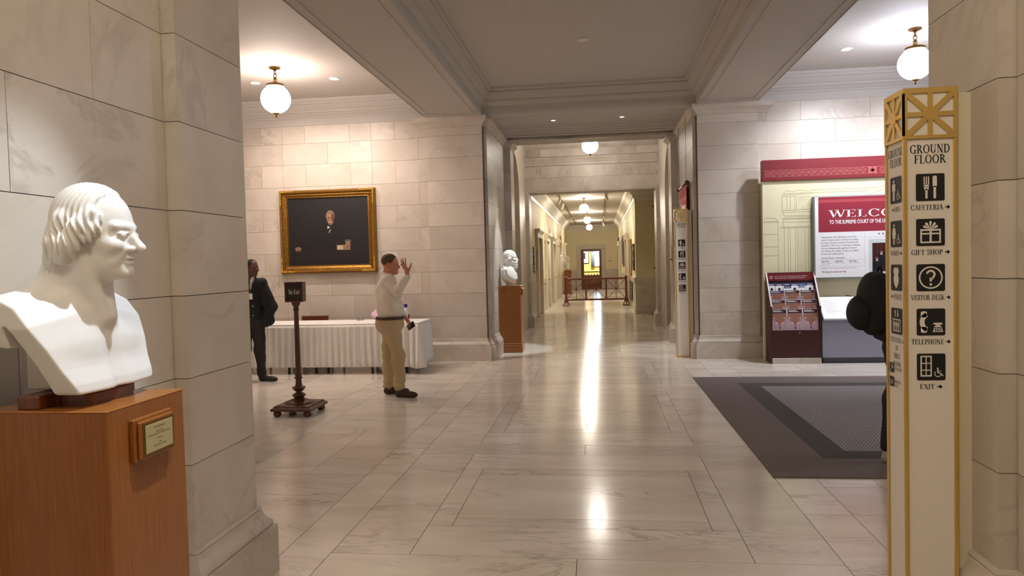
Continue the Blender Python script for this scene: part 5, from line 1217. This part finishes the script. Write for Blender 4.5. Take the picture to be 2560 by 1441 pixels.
def vis_tr(P):
    d = ell(P, (-.01, 0, .88), (.15, .165, .12))
    for hy, k, a in ((-.09, (-.125, -.1, .50), (-.165, -.09, .11)), (.09, (.03, .09, .47), (.0, .09, .11))): d = smin(d, chain(P, [(-.02, hy, .84, .105), (*k, .072), (*a, .054)], .04), .03)
    return smax(d+wrinkle(P, .006, 13, 26, .8), -(P[:, 2]-.10), .004)
sdf('trousers', vis_tr, (-.3, -.28, .07), (.24, .28, 1.0), .010, UNT, vi)
GREYS = plain('grey_shoe', S(178, 172, 166), .6)
for h, to in (((-.20, -.09, 0), (.07, -.10, 0)), ((-.04, .09, 0), (.22, .10, 0))): sdf('shoe', lambda P: shoe(P, h, to), (h[0]-.1, h[1]-.1, -.005), (to[0]+.1, h[1]+.12, .14), .008, GREYS, vi)
bp = thing('backpack', 'bulging black backpack on the back of the visitor by the near pylon', 'backpack', (VX-.24, VY-.02, 1.02))
BPM = plain('backpack_black', S(15, 15, 18), .75, bump=.08, bscale=160)
sdf('main_bag', lambda P: smin(rbox(P, (.02, 0, .22), (.065, .14, .22), .06), ell(P, (-.005, 0, .19), (.115, .165, .235)), .05)+wrinkle(P, .006, 16, 20, .5), (-.14, -.2, -.04), (.12, .2, .52), .009, BPM, bp)
sdf('front_pocket', lambda P: ell(P, (-.095, 0, .135), (.092, .135, .14))+wrinkle(P, .004, 18, 26, .2), (-.2, -.15, .0), (-.05, .15, .31), .009, BPM, bp)
for s in (-1, 1): MB().torus(.12, .014, Matrix.Translation((.11, s*.10, .22)) @ Matrix.Rotation(PI/2, 4, 'X'), 22, 8, 1, 1.2).out('shoulder_strap', BPM, bp, smooth=True)
MB().torus(.035, .009, Matrix.Translation((.05, 0, .455)) @ Matrix.Rotation(PI/2, 4, 'Y'), 16, 6).out('carry_loop', BPM, bp, smooth=True); MB().box(-.183, -.06, .262, -.178, .06, .27).out('zip', ABRASS, bp)

# ------------------------------------------------------------ entrance mat
t = thing('floor_mat', 'large grey entrance mat with dark inner band on the right floor', 'mat', (1.225, 5.30, 0))
MW, MD = 4.1, 4.48
def frame_mesh(name, a, b, z, mat):
    (x0, y0, x1, y1), (u0, v0, u1, v1) = a, b
    MB().box(x0, y0, 0, x1, v0, z).box(x0, v1, 0, x1, y1, z).box(x0, v0, 0, u0, v1, z).box(u1, v0, 0, x1, v1, z).out(name, mat, t)
MATC = plain('mat_taupe', S(122, 111, 107), .95, bump=.35, bscale=260, spec=.2); MATD = plain('mat_dark', S(90, 86, 84), .95, bump=.35, bscale=260, spec=.2)
frame_mesh('border', (0, 0, MW, MD), (.49, .50, MW-.49, MD-.49), .010, MATC)
frame_mesh('inner_band', (.49, .50, MW-.49, MD-.49), (.725, .72, MW-.725, MD-.74), .011, MATD)
m, tt, bb = nodes('mat_ribbed'); bb.inputs['Roughness'].default_value = .95; bb.inputs['Specular IOR Level'].default_value = .2
g = tt.nodes.new('ShaderNodeTexCoord'); mp = tt.nodes.new('ShaderNodeMapping'); mp.inputs['Rotation'].default_value = (0, 0, .5); w = tt.nodes.new('ShaderNodeTexWave'); w.inputs['Scale'].default_value = 13; w.inputs['Distortion'].default_value = 2.2; w.inputs['Detail'].default_value = 2; w.inputs['Detail Scale'].default_value = 3
r = tt.nodes.new('ShaderNodeValToRGB'); r.color_ramp.elements[0].color = (*S(116, 113, 113), 1); r.color_ramp.elements[1].color = (*S(164, 159, 158), 1)
lk(tt, g.outputs['Object'], mp.inputs['Vector']); lk(tt, mp.outputs['Vector'], w.inputs['Vector']); lk(tt, w.outputs['Fac'], r.inputs['Fac']); lk(tt, r.outputs['Color'], bb.inputs['Base Color'])
k = tt.nodes.new('ShaderNodeBump'); k.inputs['Strength'].default_value = .5; k.inputs['Distance'].default_value = .006; lk(tt, w.outputs['Fac'], k.inputs['Height']); lk(tt, k.outputs['Normal'], bb.inputs['Normal'])
MB().box(.725, .72, 0, MW-.725, MD-.74, .012).out('ribbed_field', m, t)

# ------------------------------------------------------------ welcome board
BX0, BX1, BY = 2.52, 5.72, 11.40
RED = plain('board_red', S(120, 32, 38), .42); RED2 = plain('panel_crimson', S(150, 42, 58), .45); REDL = plain('panel_light_red', S(178, 72, 80), .45); KEYC = plain('key_pink', S(176, 92, 88), .5)
BCR = plain('board_cream', S(226, 218, 180), .5); LINE = plain('drawing_line', S(150, 150, 120), .6); GREYF = plain('panel_grey', S(132, 142, 142), .4); WP = plain('panel_white', S(240, 240, 240), .4); INK = plain('ink', S(70, 66, 66), .6)
wb = thing('welcome_board', 'tall cream and red welcome board reading WELCOME in the right bay', 'board', (0, BY, 0))
MB().box(BX0, 0, 0, BX1, .10, 2.77).out('back_panel', BCR, wb)
MB().box(BX0-.004, -.03, 2.767, BX1, .10, 3.085, .003).out('red_header', RED, wb)
# greek key band
ky = Matrix.Translation((0, -.0308, 0)); z0, z1 = 2.822, 2.928; pol = [rect(BX0+.01, z0, BX1-.01, z0+.006), rect(BX0+.01, z1-.006, BX1-.01, z1)]
u = (z1-z0-.03)/9; xx = BX0+.03
while xx < BX1-.12:
    if abs(xx+4*u-4.12) > .09:
        f = lambda a, b, c, d: rect(xx+a*u, z0+.015+b*u, xx+c*u, z0+.015+d*u)
        pol += [f(0, 0, 1, 9), f(0, 8, 8, 9), f(7, 2, 8, 9), f(2, 2, 8, 3), f(2, 2, 3, 7), f(2, 6, 6, 7), f(5, 4, 6, 7), f(0, 0, 10, 1), f(9.2, 0, 10, 9)]
    xx += 11*u
flat('greek_key_band', pol, KEYC, wb, ky)
ros = [rect(4.06, z0+.004, 4.18, z1-.004)]; flat('rosette_ground', ros, KEYC, wb, ky @ Matrix.Translation((0, -.0002, 0)))
flat('rosette', [barp(4.12-.045*math.cos(a), (z0+z1)/2-.045*math.sin(a), 4.12+.045*math.cos(a), (z0+z1)/2+.045*math.sin(a), .014) for a in np.radians([0, 45, 90, 135])]+[disc(4.12, (z0+z1)/2, .018)], RED, wb, ky @ Matrix.Translation((0, -.0004, 0)))
# line drawing of a classical building
def bz(x, y): uu, vv = 1900+x/8, 380+y/8; return (2.522+(uu-1906)*.005833, 3.085-(vv-(402-.0365*(uu-1906)))*.00615)
def strips(pts, w=.004):
    q = [bz(*p) for p in pts]; return [barp(*a, *b, w) for a, b in zip(q[:-1], q[1:])]
D = strips([(450, 850), (500, 800), (540, 775), (600, 775), (640, 795), (690, 790), (720, 765), (800, 770), (850, 765), (900, 765), (950, 785), (1000, 785), (1030, 755), (1100, 760), (1160, 750), (1250, 750), (1290, 770), (1330, 765), (1360, 735), (1450, 740), (1530, 735), (1620, 755), (1660, 750), (1690, 730), (1900, 735), (1980, 740), (2050, 715), (2250, 715), (2330, 715), (2460, 685), (3000, 560)])
for a in (((500, 830), (2200, 770)), ((460, 860), (1060, 830)), ((440, 885), (720, 880)), ((740, 900), (1060, 890)), ((440, 1165), (740, 1163)), ((740, 1150), (1060, 1138)), ((440, 1205), (1060, 1185)), ((470, 1275), (1060, 1255)), ((450, 1330), (1060, 1310)), ((455, 1400), (1060, 1385)), ((2140, 850), (2480, 740)), ((500, 1300), (1060, 1280)), ((450, 1345), (1060, 1325))): D += strips(a)
for x, a, b in ((445, 850, 1205), (540, 890, 1165), (610, 890, 1165), (700, 890, 1165), (735, 900, 1150), (470, 1205, 1275), (455, 1330, 1500), (560, 1500, 2500), (600, 1500, 2480), (700, 1500, 2480), (740, 1500, 2480), (900, 1500, 2480), (960, 1500, 2480), (1030, 1500, 2480), (480, 1500, 2500), (355, 1375, 2560)): D += strips(((x, a), (x, b)))
for a in (((60, 1355), (100, 1325), (200, 1320), (300, 1325), (355, 1375)), ((60, 1390), (355, 1385)), ((60, 1410), (355, 1405)), ((400, 1500), (1060, 1475)), ((400, 1520), (1060, 1495)), ((60, 1650), (350, 1640)), ((60, 1900), (350, 1890)), ((60, 2080), (350, 2070)), ((560, 2490), (1060, 2470)), ((540, 2520), (1060, 2500)), ((60, 2590), (1060, 2560))): D += strips(a)
rg = random.Random(4)
for i in range(40): x = 770+rg.random()*280; y = 910+rg.random()*220; D += strips(((x, y), (x+10+rg.random()*16, y+rg.random()*24-12)), .003)
for r_i in range(2):                                   # faint engraved writing below the panel
    for i in range(16): x = 1180+i*70; y = 2860+r_i*110-i*1.5; D += strips(((x, y+30), (x+16, y), (x+32, y+34), (x+50, y+4)), .005)
o = flat('line_drawing', D, LINE, wb, Matrix.Translation((0, -.0012, 0)))
# raised welcome panel
PX0, PX1, PZ0, PZ1, PY = 3.245, 4.995, 1.25, 2.50, -.10
MB().box(PX0, PY, PZ0, PX1, 0, PZ1, .003).out('panel_frame', GREYF, wb)
pn = MB().box(PX0+.016, PY-.004, PZ0+.02, PX1-.016, PY, PZ1-.014).out('welcome_panel', WP, wb)
PM = lambda d: Matrix.Translation((0, PY-.004-d, 0))
flat('crimson_field', [rect(PX0+.065, 1.955, PX1-.016, 2.484)], RED2, pn, PM(.0006)); flat('light_band', [rect(PX0+.065, 2.40, PX1-.016, 2.445)], REDL, pn, PM(.0009))
flat('welcome_lettering', fit('WELCOME', 4.12, 2.175, 1.32, .112), WP, pn, PM(.0013)); flat('rule', [rect(3.47, 2.145, 4.78, 2.150)], KEYC, pn, PM(.0012))
def widthfit(s, x, z, size, width, bold=0): v, f = text_arrays(s, size, 'LEFT'); w_ = max(p[0] for p in v); return (s, x, z, size, 'LEFT', width/w_, bold, 0)
lines('subtitle_lettering', [widthfit('TO THE SUPREME COURT OF THE UNITED STATES', 3.468, 2.078, .078, 1.10, .002)], WP, pn, PM(.0013))
para = ['The Supreme Court Building, home to the', "nation's highest Court, has been the setting", 'for many important events in American life.', 'Opened in 1935, it is a courthouse, workplace,', 'and an architecturally significant historic', 'site. Please tour quietly, as there are offices', 'located near public spaces.']
wd = [.51, .535, .54, .565, .52, .54, .33]
rows_ = [widthfit(s, 3.345, 1.868-.042*i, .033, w_) for i, (s, w_) in enumerate(zip(para, wd))]
rows_ += [widthfit(a, 3.345+.2*i, 1.507, .018, .11, .0006) for i, a in enumerate(('MONDAY - FRIDAY', 'CAFETERIA', 'GIFT SHOP'))]+[widthfit(a, 3.345+.2*i, 1.483, .02, .15) for i, a in enumerate(('9:00 a.m. - 3:00 p.m.', '9:00 a.m. - 2:00 p.m.', '9:00 a.m. - 3:00 p.m.'))]
rows_ += [widthfit('except federal holidays', 3.345, 1.459, .014, .12), widthfit('Photographs and video recording are prohibited inside the courtroom', 3.348, 1.405, .018, .46)]
[lines('text_line', [r], INK, pn, PM(.0008)) for r in rows_]; flat('hours_heading', fit('BUILDING HOURS', 3.52, 1.552, .34, .020), INK, pn, PM(.0008)); flat('court_heading', fit('THE COURT', 4.48, 1.90, .68, .022), INK, pn, PM(.0008))
lines('closing_line', [('We hope you enjoy your visit.', 3.348, 1.343, .036, 'LEFT', .80, .0006, .35)], RED2, pn, PM(.0008))
flat('divider_rules', [rect(3.30, 1.535, 3.97, 1.537), rect(3.30, 1.435, 3.97, 1.437), rect(3.97, 1.27, 3.972, 1.95), rect(3.52, 1.455, 3.522, 1.53), rect(3.72, 1.455, 3.722, 1.53), rect(3.972, 1.865, 4.97, 1.867)]+ringp(3.835, 1.411, .012, .003), plain('rule_grey', S(170, 172, 172), .6), pn, PM(.0006))
flat('photo_border', [rect(4.03, 1.31, 4.93, 1.83)], plain('photo_border_mat', S(206, 216, 214), .5), pn, PM(.0005))
def court_photo(u, v):
    n = len(u); c = np.zeros((n, 3)); c[:] = (.34, .10, .09); c *= (.75+.35*np.sin(u*120)*np.sin(u*37+1))[:, None]
    c = np.where((v < .30)[:, None], np.array((.20, .07, .09))*(1+.2*np.sin(v*60))[:, None], c)
    for row, ys, xs in ((0, .62, np.linspace(.16, .84, 4)), (1, .40, np.linspace(.08, .92, 5))):
        for x in xs:
            bmk = (((u-x)/.085)**2+((v-(ys-.20))/.24)**2 < 1); c[bmk] = (.05, .05, .07)
            hmk = (((u-x)/.025)**2+((v-ys-.05)/.055)**2 < 1); c[hmk] = (.72, .54, .46); c[(((u-x)/.027)**2+((v-ys-.085)/.03)**2 < 1)] = (.3, .26, .24)
            c[(((u-x)/.018)**2+((v-ys+.02)/.02)**2 < 1)] = (.85, .82, .8)
    return c
printed('group_photo', .81, .43, 110, 60, court_photo, PRINT, pn, PM(.0009) @ Matrix.Translation((4.08, 0, 1.345)))

# ------------------------------------------------------------ brochure rack
rk = thing('brochure_rack', 'dark red wooden brochure rack with marble plinth in front of the welcome board', 'rack', (2.535, 11.0, 0)); RW = .72
RKW = wood('rack_wood', S(74, 32, 30), S(52, 20, 20), .4, (3, 30, 30)); EDGE = plain('rack_edge', S(200, 190, 182), .5)
side = [(.0, .09), (.33, .09), (.36, 1.36), (.0+.33, 1.365), (.015, .86), (.015, .09)]
for x in (0, RW-.02):
    vs = [(x, y, z) for y, z in ((.02, 0), (.37, 0), (.37, 1.365), (.345, 1.365), (.015, .858), (.015, 0))]; n = 6; vs += [(a+.02, b, c) for a, b, c in vs]
    mk('side_panel', vs, [tuple(range(n))[::-1], tuple(range(n, 2*n))]+[(i, (i+1) % n, n+(i+1) % n, n+i) for i in range(n)], RKW, rk)
    MB().bar((x+.01, .013, .858), (x+.01, .343, 1.367), .022, .004).out('edge_strip', EDGE, rk)
MB().box(.02, .02, .085, RW-.02, .04, .50).out('cabinet_door', RKW, rk); MB().cyl((RW/2+.05, .02, .462), (RW/2+.05, .010, .462), .012, 16).out('lock', plain('lock_steel', S(190, 186, 180), .3, .9), rk)
MB().box(.012, .005, 0, RW-.002, .36, .085, .003).out('plinth', WALLG, rk); MB().box(.02, .345, .09, RW-.02, .365, 1.36).out('back_board', RKW, rk)
MB().box(.02, .04, .49, RW-.02, .345, .50).box(.02, .10, .50, RW-.02, .11, .70).box(.02, .185, .70, RW-.02, .195, .90).box(.02, .245, .90, RW-.02, .255, 1.08).box(.02, .10, .69, RW-.02, .345, .70).box(.02, .185, .85, RW-.02, .345, .86).box(.02, .245, 1.03, RW-.02, .345, 1.04).out('tier_shelf', RKW, rk)
hp = MB().box(.022, .325, 1.235, RW-.022, .345, 1.352).out('header_panel', RED, rk); hm = Matrix.Translation((0, .3242, 0))
lines('header_lettering', [widthfit('Inquire at the Visitor Desk about materials available in', .13, 1.296, .024, .48), widthfit('alternative formats, including Braille and Large Print.', .13, 1.268, .024, .46)], WP, hp, hm)
flat('header_symbol', ringp(.08, 1.288, .024, .004)+[barp(.08, 1.275, .08, 1.30, .006), barp(.07, 1.28, .09, 1.295, .005)], WP, hp, hm)
def hall_photo(u, v):
    n = len(u); x = np.abs(u-.5); c = np.zeros((n, 3)); c[:] = (.68, .54, .59); c += (.05*np.sin((x/(.06+.55*np.abs(v-.15)+1e-3))*38))[:, None]
    ce = (v > .25+1.0*x); c[ce] = (.58, .40, .33); c[ce] += .05*np.sin(v[ce]*70)[:, None]
    fl = (v < .16-.0*x) & (x < .35); c[fl] = (.66, .56, .56); c[(x < .035) & (v > .06) & (v < .22)] = (.16, .09, .12)
    for a, b in ((.36, .72), (.2, .42)): g = np.exp(-(((x-a)/.05)**2+((v-b)/.035)**2)); c += g[:, None]*.45
    return c
def booklet(x, y, z, w, h, head, label, tilt=-9, group='brochures in the wooden rack', navy=False, proto={}):
    key = (w, h, head, navy)
    if key in proto:
        t = proto[key].copy(); C.objects.link(t)
        for ch in proto[key].children: c = ch.copy(); C.objects.link(c); c.parent = t
    else:
        t = thing('brochure', label, 'brochure', (0, 0, 0), 0, group); proto[key] = t
        MB().box(-w/2, 0, 0, w/2, .012, h).out('pages', WP, t); hh = h*.2
        HC = plain('cover_'+str(head), S(*head), .4)
        if navy:
            flat('cover_band', [rect(-w/2, h*.72, w/2, h)], HC, t, Matrix.Translation((0, -.0006, 0))); flat('cover_emblem', [rect(-.018, h*.18, .018, h*.42), [(-.026, h*.42), (.026, h*.42), (0, h*.55)]], BLACK, t, Matrix.Translation((0, -.0006, 0))); flat('cover_lettering', [rect(-w*.4, h*.83, w*.4, h*.86), rect(-w*.3, h*.77, w*.3, h*.795)], WP, t, Matrix.Translation((0, -.0010, 0)))
        else:
            flat('cover_band', [rect(-w/2+.004, h-hh, w/2-.004, h-.004)], HC, t, Matrix.Translation((0, -.0006, 0))); printed('cover_photo', w-.008, h-hh-.006, 30, 34, hall_photo, PRINT, t, Matrix.Translation((-w/2+.004, -.0006, .004)))
            flat('cover_lettering', [rect(-w*.42, h-hh*.42, w*.1, h-hh*.30), rect(-w*.42, h-hh*.66, w*.25, h-hh*.54)], WP, t, Matrix.Translation((0, -.0010, 0)))
    t.location = (2.535+x, 11.0+y, z); t.rotation_euler = (math.radians(tilt), 0, 0); t['label'] = label; return t
MAR, PUR, NAVY = (66, 22, 30), (74, 44, 96), (34, 40, 86)
pos3 = ('left', 'middle', 'right')
for i in range(3):
    booklet(.135+.225*i, .048, .502, .215, .315, MAR, 'front-row brochure with courtroom hall cover, %s pocket of the wooden rack' % pos3[i])
    booklet(.135+.225*i, .118, .702, .215, .25, MAR, 'second-row brochure with dark red heading, %s pocket of the wooden rack' % pos3[i])
    booklet(.135+.225*i, .200, .862, .215, .23, PUR if i == 0 else MAR, ('third-row brochure with purple heading, left pocket of the wooden rack', 'third-row brochure with maroon heading, middle pocket of the rack', 'third-row brochure with maroon heading, right pocket of the rack')[i], tilt=-5)
o5 = ('leftmost', 'second', 'third', 'fourth', 'fifth', 'rightmost')
for i in range(6): booklet(.075+.112*i, .262, 1.042, .105, .165, NAVY, '%s navy-headed leaflet of the top row in the wooden rack' % o5[i], navy=True, group='leaflets on the top tier of the rack')
booklet(.30, .226, 1.0, .10, .17, NAVY, 'white navy-headed leaflet standing forward of the top row', tilt=-2, navy=True, group='leaflets on the top tier of the rack'); booklet(.50, .226, 1.0, .09, .18, (60, 84, 160), 'white and blue leaflet standing forward, right of the top row', tilt=-2, navy=True, group='leaflets on the top tier of the rack')

# ------------------------------------------------------------ reading counter
ct = thing('reading_counter', 'grey counter with tilted white map panel under the welcome board', 'counter', (3.27, 11.0, 0)); CW = 2.2
GRB = plain('counter_grey', S(150, 152, 170), .5); GRD = plain('counter_dark', S(78, 80, 88), .5)
MB().box(0, .03, .085, CW, .39, .66, .003).out('cabinet_body', GRB, ct); MB().box(.02, .07, 0, CW-.02, .38, .085).out('plinth', GRD, ct)
a = math.atan2(.31, .40); M = Matrix.Translation((0, -.06, .668)) @ Matrix.Rotation(a, 4, 'X')
MB().box(-.0, 0, -.03, CW, .50, 0, .003, M).out('tilted_top', plain('counter_edge', S(196, 200, 206), .4), ct)
vs = [(0, .0, .64), (0, .35, .64), (0, .35, .93)]; vs += [(CW, b, c) for _, b, c in vs]; mk('wedge', vs, [(0, 2, 1), (3, 4, 5), (0, 1, 4, 3), (1, 2, 5, 4), (2, 0, 3, 5)], GRB, ct)
mp_ = MB().box(.012, .012, 0, CW-.012, .488, .003, 0, M).out('map_sheet', WP, ct)
TM = M @ Matrix.Translation((0, 0, .0036)) @ Matrix(((1, 0, 0, 0), (0, 0, 1, 0), (0, -1, 0, 0), (0, 0, 0, 1)))   # local x,z -> sheet
rr = [rect(.42, .02, .423, .47)]
for i in range(9): rr.append(rect(.06, .40-.035*i, .06+.12+.13*((i*37) % 5)/5, .405-.035*i))
for b_ in (rect(.62, .12, 1.25, .125), rect(.62, .34, 1.25, .345), rect(.62, .12, .625, .345), rect(1.245, .12, 1.25, .345), rect(.70, .16, .705, .34), rect(.85, .12, .853, .28), rect(.98, .2, .983, .345), rect(.45, .43, .80, .437), rect(.45, .41, .66, .415)): rr.append(b_)
flat('map_lines', rr, plain('map_grey', S(120, 124, 128), .6), mp_, TM); flat('map_blue_room', [rect(.72, .24, .84, .32)], plain('map_blue', S(92, 120, 164), .6), mp_, TM @ Matrix.Translation((0, 0, 0))); flat('map_pale_rooms', [rect(.63, .13, .69, .33), rect(.86, .13, .97, .19), rect(.72, .13, .84, .2)], plain('map_sand', S(214, 204, 188), .6), mp_, TM)

# ------------------------------------------------------------ barrier across the corridor
ba = thing('wooden_barrier', 'low reddish wooden barrier with three crossed panels across the corridor', 'barrier', (-.12, 26.04, 0)); X0, X1 = -1.09, 1.08
for s, x in ((-1, X0), (1, X1)):
    MB().box(x-.042, -.042, .12, x+.042, .042, 1.03, .006).box(x-.055, -.055, 1.03, x+.055, .055, 1.065, .008).out('post', MAHOG, ba)
    f = MB().box(x-.13, -.13, 0, x+.13, .13, .03, .006)
    for dx, dy in ((1, 0), (-1, 0), (0, 1), (0, -1)):
        for i in range(4): a, b = i/4, (i+1)/4; f.bar((x+dx*(.115-.075*a**.6), dy*(.115-.075*a**.6), .03+.22*a), (x+dx*(.115-.075*b**.6), dy*(.115-.075*b**.6), .03+.22*b), .03, .03)
    f.out('foot', MAHOG, ba)
MB().box(X0+.04, -.03, .945, X1-.04, .03, 1.01, .006).out('top_rail', MAHOG, ba); MB().box(X0+.04, -.025, .195, X1-.04, .025, .26, .006).out('bottom_rail', MAHOG, ba)
xs = [X0+.04, -.365, .36, X1-.04]
for x in xs[1:3]: MB().box(x-.03, -.025, .26, x+.03, .025, .945, .004).out('mid_post', MAHOG, ba)
for a, b in zip(xs[:-1], xs[1:]):
    a += .03 if a > -1 else 0; b -= .03 if b < .9 else 0; c = (a+b)/2
    for p, q in (((a, 0, .27), (b, 0, .935)), ((a, 0, .935), (b, 0, .27)), ((c, 0, .26), (c, 0, .945)), ((a, 0, .603), (b, 0, .603))): MB().bar(p, q, .022, .018).out('crossbar', MAHOG, ba)
    MB().cyl((c, -.02, .603), (c, .02, .603), .035, 14).out('hub', MAHOG, ba)

# ------------------------------------------------------------ banner in the passage
bn = thing('hanging_banner', 'red and white banner hanging from a dark rod in the passage, right side', 'banner', (1.468, 12.10, 2.862))
MB().cyl((0, -.02, 0), (0, 1.15, 0), .022, 14).out('rod', DARKW, bn, smooth=True)
for y in (-.04, 1.17): MB().sphere((0, y, 0), .042, 14, 10).out('finial', DARKW, bn, smooth=True)
for y in (.06, 1.07): MB().cyl((0, y, .02), (0, y, 1.205), .003, 6).out('cord', BLACK, bn)
def cloth(name, z0, z1, mat, off=0): MB().box(-.002-off, .05, z0, .002+off, 1.08, z1).out(name, mat, bn)
BRED = plain('banner_red', S(206, 48, 66), .7); cloth('red_cloth', -.62, -.02, BRED); cloth('white_hem', -1.05, -.62, plain('banner_white', S(236, 234, 238), .7)); cloth('pale_band', -.27, -.20, plain('banner_pink', S(226, 120, 124), .7), .0006)
BM = Matrix(((0, 1, 0, -.0032), (-1, 0, 0, 0), (0, 0, 1, 0), (0, 0, 0, 1)))
lines('banner_lettering', [('Cafeteria', -.56, -.44, .22, 'CENTER', .85, .004, .2)], WP, bn, BM)

# ------------------------------------------------------------ corridor pictures and fittings
def picture(name, label, cat, x, face, ya, yb, za, zb, frame, inner, fw=.05, group=None, fn=None):
    t = thing(name, label, cat, (x, (ya+yb)/2, za), 0, group); w = (yb-ya)/2; h = zb-za; s = face
    MB().box(0, -w, 0, s*.04, -w+fw, h).box(0, w-fw, 0, s*.04, w, h).box(0, -w+fw, 0, s*.04, w-fw, fw).box(0, -w+fw, h-fw, s*.04, w-fw, h).out('frame', frame, t)
    MB().box(0, -w+fw, fw, s*.018, w-fw, h-fw).out('sheet', inner, t); return t
DKP = plain('dark_canvas', S(46, 30, 24), .4); NOTE = plain('notice_sheet', S(226, 222, 206), .5); BLP = plain('blue_sheet', S(150, 190, 230), .4)
p = picture('framed_notice', 'small dark-framed notice at the near end of the corridor left wall', 'picture', CXL+.001, 1, 19.55, 19.95, 1.50, 1.86, BLACK, NOTE, .03)
p = picture('framed_poster', 'tall framed poster with two pale blue sheets on the corridor left wall', 'picture', CXL+.001, 1, 20.1, 20.92, 1.33, 2.06, ABRASS, NOTE, .05); [MB().box(.018, -.28, z, .021, .28, z+.24).out('print_sheet', BLP, p) for z in (.10, .39)]
picture('dark_painting', 'large dark painting high on the corridor right wall, nearer one', 'painting', CXR-.001, -1, 31.2, 33.4, 1.35, 2.72, DARKW, DKP, .12, 'dark paintings on the corridor right wall')
picture('dark_painting', 'large dark painting on the corridor right wall, further one', 'painting', CXR-.001, -1, 38.2, 40.6, 1.45, 2.85, DARKW, DKP, .12, 'dark paintings on the corridor right wall')
picture('notice_frame', 'tall brown notice frame on the corridor right wall above the grille', 'picture', CXR-.001, -1, 24.2, 25.35, 1.10, 2.33, OAK, CREAM, .07)
p = picture('photo_frame', 'narrow black and white photo frame at the near corner of the right corridor wall', 'picture', CXR-.001, -1, 22.3, 23.1, 1.30, 2.12, BLACK, NOTE, .04); [MB().box(-.018, -.26, z, -.021, .26, z+.2).out('print_sheet', DKP, p) for z in (.12, .42)]
picture('small_picture', 'small gilt picture far along the corridor left wall', 'picture', CXL+.001, 1, 34.2, 35.0, 1.9, 2.9, ABRASS, plain('sepia', S(150, 128, 90), .5), .06)
picture('small_picture', 'thin gilt picture by the end corner of the corridor left wall', 'picture', CXL+.001, 1, 39.8, 40.5, 1.6, 2.4, ABRASS, plain('sepia_b', S(170, 150, 106), .5), .06)
gr = thing('wall_grille', 'black ventilation grille low on the corridor right wall', 'grille', (CXR-.036, 24.5, .25)); MB().box(0, -.9, 0, -.006, .9, .68).out('grille_back', BLACK, gr); GRM = plain('grille_bar', S(150, 146, 136), .5)
for i in range(7): MB().box(-.006, -.9, .0+.11*i, -.018, .9, .02+.11*i).out('grille_bar', GRM, gr)
for y in (-.9, 0, .88): MB().box(-.006, y, 0, -.02, y+.02, .68).out('grille_stile', GRM, gr)
for z, x, lab in ((3.19, 1.755, 'upper brass door holder on the recessed corridor wall'), (1.37, 1.755, 'lower brass door holder above the marble dado of the recess')):
    t = thing('door_holder', lab, 'door holder', (x, 21.45, z), 0, 'brass door holders'); MB().cyl((0, 0, 0), (-.012, 0, 0), .045, 16).out('rose', ABRASS, t, auto=40); MB().cyl((-.012, 0, 0), (-.11, 0, 0), .014, 10).out('arm', ABRASS, t, smooth=True); MB().sphere((-.12, 0, 0), .035, 12, 8, (1.4, 1, .8)).out('bumper', ABRASS, t, smooth=True)
t = thing('wall_bracket', 'slim brass bracket on the far right passage pilaster behind the pylon', 'bracket', (1.402, 14.0, 1.55)); MB().box(0, -.02, 0, -.01, .02, .30, .003).out('plate', ABRASS, t); MB().cyl((-.01, 0, .06), (-.05, 0, .06), .012, 10).out('hook', ABRASS, t, smooth=True)
t = thing('wall_socket', 'tiny dark round socket on the far right pilaster', 'socket', (1.56, 17.5, .98)); MB().cyl((0, 0, 0), (0, -.008, 0), .028, 16).out('rose', ABRASS, t, auto=40); MB().cyl((0, -.008, 0), (0, -.014, 0), .015, 12).out('plug', BLACK, t, auto=40)
t = thing('door_sign', 'small dark lettered plaque right of the end door', 'sign', (.62, YE-.001, 1.62)); MB().box(-.16, 0, .10, .16, -.01, .20).out('plate', NOTE, t); lines('plate_lettering', [('ROOM', 0, .155, .05, 'CENTER', 1, 0, 0)][:0]+[widthfit('- - - -', -.12, .14, .06, .24)], INK, t, Matrix.Translation((0, -.0105, 0))); MB().cyl((0, 0, 0), (0, -.012, 0), .055, 16).out('round_badge', plain('badge_grey', S(150, 144, 130), .5), t, auto=40)
# the room behind the end door
t = thing('framed_print', 'framed black and white print on the yellow wall behind the end door', 'picture', (-.95, 45.98, 1.48)); MB().box(-.42, -.03, 0, .33, 0, 1.35, .008).out('frame', BLACK, t); MB().box(-.37, -.036, .05, .28, -.03, 1.30).out('print_sheet', WP, t)
MB().box(-.30, -.039, .62, -.05, -.036, 1.15).box(-.1, -.039, .3, .1, -.036, .7).out('print_motif', BLACK, t)
cu = MB()
for i in range(9): cu.cyl((-.47+.022*i, 45.84+.015*(i % 2), 1.25), (-.44+.02*i, 45.84+.015*(i % 2), 3.05), .02, 10)
tag(cu.out('curtain', plain('grey_curtain', S(136, 146, 150), .8), smooth=True), 'grey gathered curtain beside the bright window of the end room', 'curtain')
dc = thing('display_case', 'glass-topped wooden display case seen through the end door', 'display case', (-.45, 43.2, 0)); MB().box(-.7, -.3, 0, .7, .3, .72, .01).out('case_body', OAK, dc); MB().box(-.68, -.28, .95, .68, .28, .97).out('case_lid', MAHOG, dc)
for sx in (-1, 1):
    for sy in (-1, 1): MB().box(sx*.67-.012, sy*.27-.012, .72, sx*.67+.012, sy*.27+.012, .95).out('case_post', MAHOG, dc)
for i in range(7):
    t = thing('display_item', '%s white display piece inside the glass case of the end room' % ('first', 'second', 'third', 'fourth', 'fifth', 'sixth', 'last')[i], 'ornament', (-1.0+.18*i, 43.1, .722), 0, 'white pieces in the display case'); MB().lathe([(.05, 0), (.055, .02), (.03, .05), (.05, .09+.02*(i % 3)), (.03, .13+.02*(i % 3))], 12).out('piece', WP, t, auto=40)
